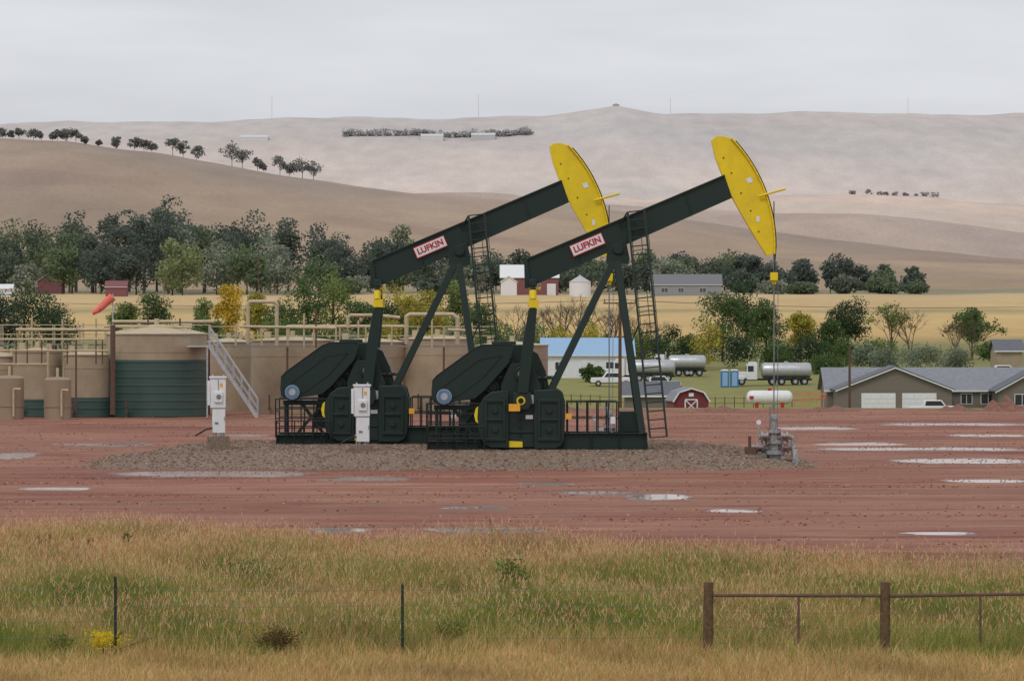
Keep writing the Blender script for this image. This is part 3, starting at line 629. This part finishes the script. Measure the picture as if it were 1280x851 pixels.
# ---------------- tanks
TD=232
def tank(px,py_top,wpx,d,split=None,roof=.25,body='tan',name='storage_tank'):
    x=PX(px,d); r=wpx/2*d/F; h=PZ(py_top,d)
    o=Obj(name,(x,d,.03))
    b=o.part('tank_shell',body); n=56
    zs=(H+(HY-split)*d/F) if split else 0
    if split:
        g=o.part('insulated_lower_shell','tgreen'); pr=[(r+.03,0)]; z=0
        while z<zs-.1:
            pr+=[(r+.03,z+.03),(r+.06,z+.05),(r+.06,z+.10),(r+.03,z+.12)]; z+=.42
        pr+=[(r+.03,zs),(r,zs)]; g.lathe((0,0,0),pr,n)
        rg=o.part('hoop_seams','grey'); z=.42*2
        while z<zs: rg.lathe((0,0,0),[(r+.061,z+.06),(r+.075,z+.07),(r+.061,z+.08)],n); z+=.84
    b.lathe((0,0,0),[(r,zs),(r,h*.78),(r+.02,h*.78),(r+.02,h*.79),(r,h*.79),(r,h-.04),(r+.06,h-.04),(r+.06,h+.02)],n)
    rf=o.part('tank_roof','pipe'); rf.lathe((0,0,0),[(r+.05,h+.021),(r*.5,h+roof*.6),(0.01,h+roof)],n)
    rf.cyl((0,0,h+roof-.1),(0,0,h+roof+.3),.14,n=12); rf.cyl((r*.5,0,h),(r*.5,0,h+.45),.10,n=12); rf.cyl((-r*.6,-.2,h),(-r*.6,-.2,h+.5),.2,n=14)
    v=o.part('valves_and_pipes','rust'); v.cyl((-r*.5,-r+.2,.3),(-r*.5,-r-.4,.3),.08); v.cyl((-r*.5,-r-.3,.3),(-r*.5,-r-.3,1.1),.05)
    o.done()
tank(196,418,126,TD,450,roof=.55); tank(108,444,56,TD-2,497); tank(47,440,62,TD-1,499); tank(2,446,50,TD,500)
tank(366,426,104,TD+8,None); tank(462,428,100,TD+10,None); tank(547,424,92,TD+10,None); tank(286,428,60,TD+14,None); tank(640,432,90,TD+14,None,body='tan2')
def vessel(px,top,wpx,d,body='tan2'):
    x=PX(px,d); r=wpx/2*d/F; h=PZ(top,d); o=Obj('treater_vessel',(x,d,.03)); s=o.part('shell',body)
    s.lathe((0,0,0),[(0,0),(r,0),(r,h*.94),(r*.8,h*.985),(r*.4,h),(0.01,h+.02)],28); s.lathe((0,0,0),[(r+.02,h*.3),(r+.04,h*.3),(r+.04,h*.33),(r+.02,h*.33)],28)
    p=o.part('piping','pipe'); p.path([(r*.4,-r-.05,.2),(r*.4,-r-.1,h*.7),(r*.9,-r-.1,h*.7)],.06); p.cyl((0,0,h),(0,0,h+.5),.08); o.done()
vessel(72,472,34,TD-8); vessel(12,470,36,TD-8)
def catwalk(px0,px1,py,d):
    o=Obj('catwalk',(0,0,0)); z=PZ(py,d); x0,x1=PX(px0,d),PX(px1,d)
    g=o.part('deck','grey'); g.box(x0,x1,d-.45,d+.45,z-.08,z)
    r=o.part('handrail','pipe'); n=max(2,int((x1-x0)/1.4))
    for y in(d-.45,d+.45):
        for i in range(n+1): xx=x0+(x1-x0)*i/n; r.cyl((xx,y,z),(xx,y,z+1.07),.03,n=6)
        for k in(.55,1.07): r.cyl((x0,y,z+k),(x1,y,z+k),.026,n=6)
    lg=o.part('legs','rust')
    for i in range(0,n+1,3): xx=x0+(x1-x0)*i/n; lg.cyl((xx,d-.4,0),(xx,d-.4,z-.08),.06,n=8)
    o.done()
catwalk(-30,262,430,TD+3.6); catwalk(262,620,432,TD+4)
d=TD-3.2; o=Obj('metal_staircase'); st=o.part('stringers_and_treads','steel'); hr=o.part('handrail','steel')
a=Vector((PX(262,d),d,PZ(432,d))); b=Vector((PX(322,d),d,.05))
for y in(-.4,.4):
    off=Vector((0,y,0)); st.bar(a+off,b+off,.2,.05,up=(0,1,0)); up=Vector((0,0,1.0))
    hr.cyl(a+off+up,b+off+up,.035,n=6); hr.cyl(a+off+up*.5,b+off+up*.5,.025,n=6)
    for i in range(7): p=a.lerp(b,i/6)+off; hr.cyl(p,p+up,.03,n=6)
for i in range(1,22): p=a.lerp(b,i/22); st.box(p.x-.13,p.x+.13,d-.39,d+.39,p.z-.02,p.z+.02)
st.box(a.x-1.2,a.x,d-.45,d+3,a.z-.08,a.z); st.cyl((a.x-.1,d-.4,0),(a.x-.1,d-.4,a.z),.05)
o.done()
def pipe(pts,r,d,name='overhead_pipe',mat='pipe'):
    o=Obj(name); p=o.part('pipe_run',mat); w=[(PX(a,d),d,PZ(b,d)) for a,b in pts]; p.path(w,r,12)
    for c in w[1:-1]: p.lathe(c,[(.01,-r),(r*.8,-r*.6),(r*1.02,0),(r*.8,r*.6),(.01,r)],12)
    o.done()
pipe([(310,430),(310,380),(312,377),(343,377),(346,380),(346,432)],.11,TD+4)
pipe([(508,430),(508,396),(512,393),(566,393),(572,398),(572,430)],.12,TD+5)
pipe([(435,410),(435,397),(438,394),(470,394),(500,397)],.10,TD+6); pipe([(360,432),(360,408),(505,408)],.10,TD+7)
pipe([(140,402),(268,402)],.10,TD+5); pipe([(300,408),(420,410)],.08,TD+2); pipe([(20,412),(140,412)],.09,TD+2); pipe([(560,412),(612,414)],.08,TD+2)
pipe([(0,424),(130,424)],.06,TD-1); pipe([(130,408),(240,409)],.07,TD-1)
for px,t in((40,396),(78,400),(104,404),(120,398),(185,396),(225,398),(395,386),(420,400),(540,398),(590,404),(380,392),(448,400)): pipe([(px,435),(px,t)],.05,TD+3,'vent_pipe','rust' if px%2 else 'pipe')
pipe([(141,518),(141,406)],.14,TD-5,'steel_post','rust'); pipe([(60,430),(60,520)],.07,TD-5,'steel_post','pipe'); pipe([(95,425),(95,518)],.05,TD-6,'steel_post','rust')
for px in(20,34,52,84,120,128): pipe([(px,425),(px,455)],.04,TD-6,'small_riser','rust')
pipe([(0,438),(135,438)],.05,TD-6); pipe([(0,455),(60,455)],.05,TD-6)
d=290; o=Obj('windsock'); x=PX(141,d); z0=Tz(x,d); zz=PZ(369,d); po=o.part('pole','steel'); po.cyl((x,d,z0),(x,d,zz+.1),.05)
so=o.part('fabric_sock','sock'); pts=[Vector((x,d,zz-.1)),Vector((x-.4,d,zz-.45)),Vector((x-.9,d-.1,zz-.95)),Vector((x-1.4,d-.1,zz-1.25))]
for i,(r0,r1_) in enumerate(((.30,.27),(.27,.22),(.22,.15))): so.cyl(pts[i],pts[i+1],r0,r1_,16)
o.done()
# ---------------- buildings
def bldg(name,px,d,wpx,hwall,hroof,depth,wall,roof,rz=0,axis='x',wins=(),doors=(),doormat='white',py=None,trim='white',over=.4):
    x=PX(px,d); z=Tz(x,d) if py is None else PZ(py,d); w=wpx*d/F
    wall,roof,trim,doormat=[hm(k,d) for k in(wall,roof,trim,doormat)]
    o=Obj(name,(x,d,z),rz); W_=o.part('walls',wall); hw=w/2
    W_.box(-hw,hw,0,depth,-1.5,hwall)
    if d<900:
        cl=o.part('siding_laps',wall); zz_=.25
        while zz_<hwall-.1: cl.box(-hw-.01,hw+.01,-.012,0,zz_,zz_+.03); zz_+=.25
    rf=o.part('roof',roof); t=.12
    if axis=='x':
        def slope(y0,z0,y1,z1): rf.add([(-hw-over,y0,z0),(hw+over,y0,z0),(hw+over,y1,z1),(-hw-over,y1,z1),(-hw-over,y0,z0+t),(hw+over,y0,z0+t),(hw+over,y1,z1+t),(-hw-over,y1,z1+t)],[(0,1,2,3),(4,5,6,7),(0,1,5,4),(1,2,6,5),(2,3,7,6),(3,0,4,7)])
        s=hroof/(depth/2); slope(-over,hwall-over*s+.01,depth/2,hwall+hroof+.01); slope(depth+over,hwall-over*s+.01,depth/2,hwall+hroof+.01)
        for sx in(-hw+.02,hw-.02): W_.add([(sx,0,hwall),(sx,depth,hwall),(sx,depth/2,hwall+hroof)],[(0,1,2)])
        fa=o.part('fascia',trim); fa.box(-hw-over,hw+over,-over-.03,-over-.002,hwall-over*s-.05,hwall-over*s+.13)
    else:
        s=hroof/hw
        for sg in(-1,1):
            a=(sg*(hw+over),hwall-over*s+.01); b=(0,hwall+hroof+.01)
            rf.prism([a,b,(b[0],b[1]+t*1.3),(a[0],a[1]+t)],-over,depth+over)
        W_.add([(-hw,.0,hwall),(hw,.0,hwall),(0,.0,hwall+hroof)],[(0,1,2)])
        tr=o.part('gable_trim',trim)
        for sg in(-1,1):
            a=(sg*(hw+over),hwall-over*s-.14); b=(0,hwall+hroof-.14); tr.prism([a,b,(b[0],b[1]+.14),(a[0],a[1]+.14)],-over-.04,-over-.005)
    wi=o.part('windows',hm('glass',d)); fr=o.part('window_frames',trim); dr=o.part('doors',doormat)
    for (wx,wz,ww,wh) in wins: fr.box(wx-ww/2-.08,wx+ww/2+.08,-.05,-.013,wz-.08,wz+wh+.08); wi.box(wx-ww/2,wx+ww/2,-.07,-.052,wz,wz+wh); fr.box(wx-.03,wx+.03,-.08,-.071,wz,wz+wh)
    for (wx,ww,wh) in doors:
        fr.box(wx-ww/2-.1,wx+ww/2+.1,-.04,-.013,-.5,wh+.1); n=4
        for i in range(n): dr.box(wx-ww/2,wx+ww/2,-.08,-.045,wh*i/n+.02,wh*(i+1)/n-.02)
    o.done(); return o
d=480
bldg('ranch_house_main',1165,d+6,262,2.6,2.4,10,'siding','shingle',wins=((6.5,1.0,1.6,1.1),(4,1.0,1.2,1.1)),py=515)
bldg('house_garage',1119,d-2,142,2.7,2.5,8,'siding','shingled',axis='y',doors=((-1.9,3.7,2.15),(2.75,3.7,2.15)),py=516)
bldg('house_wing',1292,d-1,88,2.6,2.2,7,'siding','shingled',axis='y',wins=((-1.3,.9,1.6,1.2),),py=516)
bldg('shop_building',735,578,112,3.2,2.2,14,'white','bluerf',wins=((-4,1.2,1,1),(3,1.2,1,1)),doors=((0,1.6,2.4),))
bldg('grey_shed',814,455,66,1.8,1.3,5,'siding','shingled',py=514)
def gambrel(px,d,wpx,hpx,py):
    x=PX(px,d); w=wpx*d/F/2; h=hpx*d/F; z=PZ(py,d); o=Obj('red_barn_shed',(x,d,z),.15)
    pr=[(-w,-1.5),(w,-1.5),(w,h*.45),(w*.7,h*.82),(0,h),(-w*.7,h*.82),(-w,h*.45)]
    o.part('walls','barnred').prism(pr,0,4)
    rf=o.part('roof','shingle'); e=[(w+.12,h*.42),(w*.72,h*.85),(0,h+.06),(-w*.72,h*.85),(-w-.12,h*.42)]
    for a,b in zip(e[:-1],e[1:]): rf.prism([a,b,(b[0]*1.02,b[1]+.1),(a[0]*1.02,a[1]+.1)],-.2,4.2)
    t=o.part('trim','white')
    for a,b in zip(e[:-1],e[1:]): t.bar((a[0],-.24,a[1]),(b[0],-.24,b[1]),.14,.04)
    for sx in(-w*.35,w*.35): t.box(sx-.06,sx+.06,-.05,-.002,-.3,h*.5)
    t.box(-w*.35,w*.35,-.05,-.002,h*.5,h*.55); t.bar((-w*.33,-.03,0),(w*.33,-.03,h*.5),.1,.03); t.bar((w*.33,-.06,0),(-w*.33,-.06,h*.5),.1,.03); t.box(-.25,.25,-.05,-.002,h*.66,h*.82)
    o.done()
gambrel(864,420,44,28,514)
bldg('red_barn',662,1540,72,6.5,4.5,14,'barnred','white',wins=((-6,2,2,2),(3,2,2,2)),doors=((8,3,4),))
bldg('white_farm_building',636,1525,20,5.0,2.0,6,'white','white',axis='y')
bldg('grey_farmhouse',858,1540,88,4.2,3.6,10,'shingle','shingled',wins=((-8,1.2,2.4,1.6),(-2,1.2,2,1.6),(6,1.2,2.4,1.6)))
bldg('red_barn',145,1520,26,3.6,2.0,6,'barnred','barnred')
bldg('red_barn',62,1600,30,5,3,12,'barnred','shingled',axis='y')
bldg('white_farm_building',4,1540,22,3,1.5,8,'white','white')
for px,w,hh,wl in((318,34,6,'white'),(540,28,8,'white'),(604,30,9,'shingle')): bldg('white_farm_building',px,7450,w,hh,4,30,wl,'white')
bldg('tan_shed',1262,620,32,3,1.5,8,'tan','shingled')
x=PX(725,1530); o=Obj('grain_silo',(x,1530,Tz(x,1530))); o.part('silo_shell',hm('white',1530)).lathe((0,0,0),[(3.9,-1),(3.9,5.2)],28); o.part('silo_roof',hm('steel',1530)).lathe((0,0,0),[(4.1,5.2),(.5,7.4),(.4,7.7),(.01,7.8)],28); o.done()
# ---------------- vehicles (standing on the terrain)
def wheel(p,r_,x,y,r,w=.3): 
    p.cyl((x,y-w/2,r),(x,y+w/2,r),r,n=18); r_.cyl((x,y-w/2-.02,r),(x,y+w/2+.02,r),r*.5,n=12)
def tanker(px,d,L_=10.5,cab='white',tank_='steel',flip=1,rz=0):
    o=Obj('tanker_truck',(PX(px,d),d,Tz(PX(px,d),d)+.02),rz); f=lambda x:x*flip
    c=o.part('cab',cab,.05); g=o.part('windows','glass'); w=o.part('wheels','rubber'); r=o.part('wheel_rims','steel'); ch=o.part('chassis','black')
    t=o.part('tank',tank_); x0=-L_/2
    def fb(p,a,b,*k): a,b=sorted((f(a),f(b))); p.box(a,b,*k)
    fb(c,x0,x0+1.3,-1.0,1.0,.9,1.75); fb(c,x0+1.2,x0+2.6,-1.2,1.2,.75,2.75); fb(c,x0+1.5,x0+2.6,-1.1,1.1,2.75,3.05)
    fb(c,x0-.05,x0+.9,-1.18,-1.0,.75,1.2); fb(c,x0-.05,x0+.9,1.0,1.18,.75,1.2)
    fb(g,x0+1.35,x0+2.1,-1.22,-1.205,1.8,2.55); fb(g,x0+1.17,x0+1.195,-1.0,1.0,1.85,2.6)
    fb(ch,x0+.2,-x0,-.45,.45,.65,.9); fb(ch,x0-.15,x0-.05,-1.15,1.15,.45,.8); fb(r,x0-.08,x0-.03,-.7,.7,.9,1.6)
    o.part('exhaust_stack','steel').cyl((f(x0+2.75),-.9,.9),(f(x0+2.75),-.9,3.5),.08)
    a,b=sorted((f(x0+3.1),f(-x0))); m_=(b-a)
    t.lathe((a,0,1.95),[(.01,-.0),(.6,.05),(.9,.2),(1.02,.45),(1.02,m_*.33),(1.06,m_*.33+.01),(1.06,m_*.33+.08),(1.02,m_*.33+.09),(1.02,m_*.66),(1.06,m_*.66+.01),(1.06,m_*.66+.08),(1.02,m_*.66+.09),(1.02,m_-.45),(.9,m_-.2),(.6,m_-.05),(.01,m_)],28,'x')
    t.cyl(((a+b)/2,0,2.9),((a+b)/2,0,3.15),.3,n=16)
    fb(ch,x0+3.4,-x0-.3,-1.0,1.0,.95,1.06)
    for sy in(-.95,.95):
        for x in(x0+.55,x0+4.6,x0+5.8,-x0-1.0,-x0-2.2): wheel(w,r,f(x),sy,.5)
    o.done()
tanker(968,552,9.8); tanker(800,565,9.5); tanker(845,590,8.5)
def pickup(px,d,col='white',flip=1,name='pickup_truck',rz=0):
    o=Obj(name,(PX(px,d),d,Tz(PX(px,d),d)+.02),rz); c=o.part('body',col,.05); g=o.part('windows','glass'); w=o.part('wheels','rubber'); r=o.part('wheel_rims','steel')
    P_=lambda l:[(a*flip,b) for a,b in l]
    c.prism(P_([(-2.8,.5),(2.7,.5),(2.8,.7),(2.7,1.15),(-.2,1.2),(-.3,1.15),(-2.75,1.1),(-2.85,.8)]) ,-.95,.95)
    c.prism(P_([(-1.3,1.12),(1.3,1.12),(.75,1.82),(-1.15,1.82)]),-.82,.82)
    g.prism(P_([(-1.1,1.2),(1.05,1.2),(.65,1.72),(-1.0,1.72)]),-.835,.835)
    for x in(-1.8,1.8):
        for y in(-.85,.85): wheel(w,r,x,y,.4,.26)
    o.part('trim','black').box(-2.9,2.9,-.9,.9,.42,.52); o.done()
pickup(765,545,flip=-1); pickup(824,538); pickup(1168,468,name='parked_car'); pickup(850,600,'grey'); pickup(1255,560)
for px in(906,918):
    d=548; x=PX(px,d); o=Obj('portable_toilet',(x,d,Tz(x,d))); b=o.part('cabin','bluep',.03); b.box(-.52,.52,-.5,.5,0,2.1); o.part('roof','white',.05).prism([(-.56,2.1),(.56,2.1),(.35,2.3),(-.35,2.3)],-.55,.55); o.part('door','bluerf').box(-.35,.35,-.53,-.505,.15,1.95); o.done()
d=410; x=PX(962,d); z=PZ(510,d); o=Obj('propane_tank',(x,d,z)); L_=58*d/F
o.part('tank_shell','white').lathe((-L_/2,0,1.05),[(.01,0),(.4,.08),(.62,.3),(.68,.6),(.68,L_-.6),(.62,L_-.3),(.4,L_-.08),(.01,L_)],24,'x')
s=o.part('saddles','red'); s.box(-1.4,-1.1,-.5,.5,-1.5,.55); s.box(1.1,1.4,-.5,.5,-1.5,.55); s.cyl((0,0,1.6),(0,0,1.95),.2); s.box(-2.0,-1.6,-.74,-.66,.9,1.2); o.done()
d=410;x=PX(1010,d);z=PZ(509,d); o=Obj('orange_farm_implement',(x,d,z)); f_=o.part('frame','orangef')
for i in range(5): f_.bar((-1.4+i*.7,0,-1.2),(-1.2+i*.7,0,1.5),.08,.08)
f_.bar((-1.6,0,1.4),(1.8,0,1.3),.1,.1); f_.bar((-1.6,.4,.7),(1.8,.4,.8),.1,.1); w_=o.part('wheels','rubber'); w_.cyl((-1.2,-.2,-.6),(-1.2,.1,-.6),.4); w_.cyl((1.3,-.2,-.6),(1.3,.1,-.6),.4); o.done()
# ---------------- poles and wires
def pole(px,top,d,arm=True,r=.15):
    x=PX(px,d);z=Tz(x,d);zt=PZ(top,d); o=Obj('utility_pole',(x,d,0)); p=o.part('pole','woodd'); p.cyl((0,0,z-.5),(0,0,zt),r,r*.7,10)
    if arm:
        p.bar((-1.2,0,zt-.4),(1.2,0,zt-.4),.1,.12); i_=o.part('insulators','grey')
        for s in(-1.1,0,1.1): i_.cyl((s,0,zt-.34),(s,0,zt-.1 if s else zt+.2),.05)
    o.done(); return (x,d,zt-.15)
pA=pole(775,372,300); pB=pole(1062,432,440,False,.16); pC=pole(323,308,1450,True,.2); pD=pole(-60,372,330); pE=pole(1420,376,340); pole(1098,430,640,False); pole(600,345,1400,True,.2)
def wire(a,b,sag,name='power_line',r=.012,n=24,mat='black'):
    o=Obj(name); p=o.part('wire',mat); a=Vector(a);b=Vector(b); pts=[]
    for i in range(n+1): t=i/n; v=a.lerp(b,t); v.z-=sag*4*t*(1-t); pts.append(v)
    p.path(pts,r,4); o.done()
for dx in(-1.1,1.1): wire((pD[0],pD[1]+dx,pD[2]),(pA[0],pA[1]+dx,pA[2]),.5); wire((pA[0],pA[1]+dx,pA[2]),(pE[0],pE[1]+dx,pE[2]),.5)
for px,t in((598,118),(340,120),(838,122),(1135,122)):
    d=7900;x=PX(px,d);z=Tz(x,d);o=Obj('radio_mast');o.part('mast',hm('grey',7900)).cyl((x,d,z-3),(x,d,PZ(t,d)),.4,.3,5);o.done()
o=Obj('hilltop_hut',(PX(770,8000),8000,Tz(PX(770,8000),8000))); o.part('walls',hm('grey',8000)).box(-6,6,-5,5,-3,4); o.part('roof',hm('shingled',8000)).prism([(-7,4),(7,4),(0,7)],-6,6); o.done()
o=Obj('yard_fence'); p=o.part('posts_and_rails','woodd')
for i in range(26):
    d=505;x=PX(690+i*12,d);z=Tz(x,d); p.cyl((x,d,z-.2),(x,d,z+1.3),.06,n=6)
for k in(.5,1.1):
    for i in range(25):
        x=PX(690+i*12,d);x2=PX(702+i*12,d); p.cyl((x,d,Tz(x,d)+k),(x2,d,Tz(x2,d)+k),.03,n=5)
o.done()
# ---------------- foreground fence
d=67.0
def fx(px): return PX(px,d)
o=Obj('wooden_fence'); p=o.part('posts','wood',.01)
for px in(885,1106): p.cyl((fx(px),d,-.1),(fx(px)+.01,d,PZ(727,d)),.088,.080,14)
pi=o.part('pipe_rail','rust'); z=PZ(743.5,d)
pi.cyl((fx(891),d-.06,z),(fx(1100),d-.06,z),.028,n=10); pi.cyl((fx(1112),d-.06,PZ(744,d)),(fx(1340),d-.06,PZ(741,d)),.028,n=10)
pi.cyl((fx(998),d-.06,z),(fx(998),d-.06,0.15),.02,n=8); pi.cyl((fx(1225),d-.06,z),(fx(1225),d-.06,.2),.02,n=8)
o.done()
def tpost(px,top):
    o=Obj('metal_fence_post'); q_=o.part('t_post','tpost'); x=fx(px); zt=PZ(top,d); q_.box(x-.022,x+.022,d-.006,d+.006,0,zt); q_.box(x-.006,x+.006,d-.04,d-.007,0,zt)
    for i in range(18): q_.box(x-.01,x+.01,d-.052,d-.041,.2+i*.055,.22+i*.055)
    o.done()
tpost(144,720); tpost(503,730); tpost(-220,722)
for zz in(.30,.55,.80,1.05):
    for a,b,o_ in((-220,144,0),(144,503,0),(503,884,0),(884,1340,-.1)): wire((fx(a),d-.07,zz+o_),(fx(b),d-.07,zz+o_),.03,'wire_fence_strand',.003,10,'wire')
o=Obj('survey_stake'); s=o.part('stake','woodd'); s.cyl((PX(617,98),98,0),(PX(612,98),98,.75),.012,n=6); o.done()
# ---------------- light and sky
W_=bpy.data.worlds.new('World'); S.world=W_; W_.use_nodes=True; nt=W_.node_tree; nt.nodes.clear(); N=nt.nodes.new; L=nt.links.new
el,az=math.radians(52),math.radians(205)
ou=N('ShaderNodeOutputWorld'); sk=N('ShaderNodeTexSky'); sk.sky_type='NISHITA'; sk.sun_disc=False; sk.sun_elevation=el; sk.sun_rotation=az; sk.dust_density=3
b1=N('ShaderNodeBackground'); b1.inputs[1].default_value=.1; L(sk.outputs[0],b1.inputs[0])
tc=N('ShaderNodeTexCoord'); mp=N('ShaderNodeMapping'); mp.inputs['Scale'].default_value=(5,5,30); L(tc.outputs['Generated'],mp.inputs['Vector'])
n=N('ShaderNodeTexNoise'); n.inputs['Scale'].default_value=1.2; n.inputs['Detail'].default_value=5; n.inputs['Roughness'].default_value=.5; L(mp.outputs[0],n.inputs['Vector'])
r=N('ShaderNodeValToRGB'); r.color_ramp.elements[0].position=.32; r.color_ramp.elements[1].position=.66; r.color_ramp.elements[0].color=(.62,.635,.67,1); r.color_ramp.elements[1].color=(.79,.805,.85,1); L(n.outputs['Fac'],r.inputs['Fac'])
b2=N('ShaderNodeBackground'); b2.inputs[1].default_value=1.0; L(r.outputs[0],b2.inputs[0])
mx=N('ShaderNodeMixShader'); mx.inputs[0].default_value=.92; L(b1.outputs[0],mx.inputs[1]); L(b2.outputs[0],mx.inputs[2]); L(mx.outputs[0],ou.inputs[0])
su=bpy.data.lights.new('sun','SUN'); su.energy=1.0; su.angle=math.radians(18); su.color=(1,.97,.93); so=bpy.data.objects.new('sun',su); S.collection.objects.link(so)
dirv=Vector((math.sin(az)*math.cos(el),math.cos(az)*math.cos(el),math.sin(el)))
so.rotation_euler=dirv.to_track_quat('Z','Y').to_euler(); so.location=(0,0,60)
ca=bpy.data.cameras.new('camera'); ca.lens=36*F/1280; ca.sensor_width=36; ca.clip_start=1; ca.clip_end=40000
co=bpy.data.objects.new('camera',ca); S.collection.objects.link(co); co.location=(0,0,H); co.rotation_euler=(math.pi/2-math.atan(25.5/F),0,0); S.camera=co
S.view_settings.view_transform='Standard'; S.view_settings.look='None'; S.view_settings.exposure=0
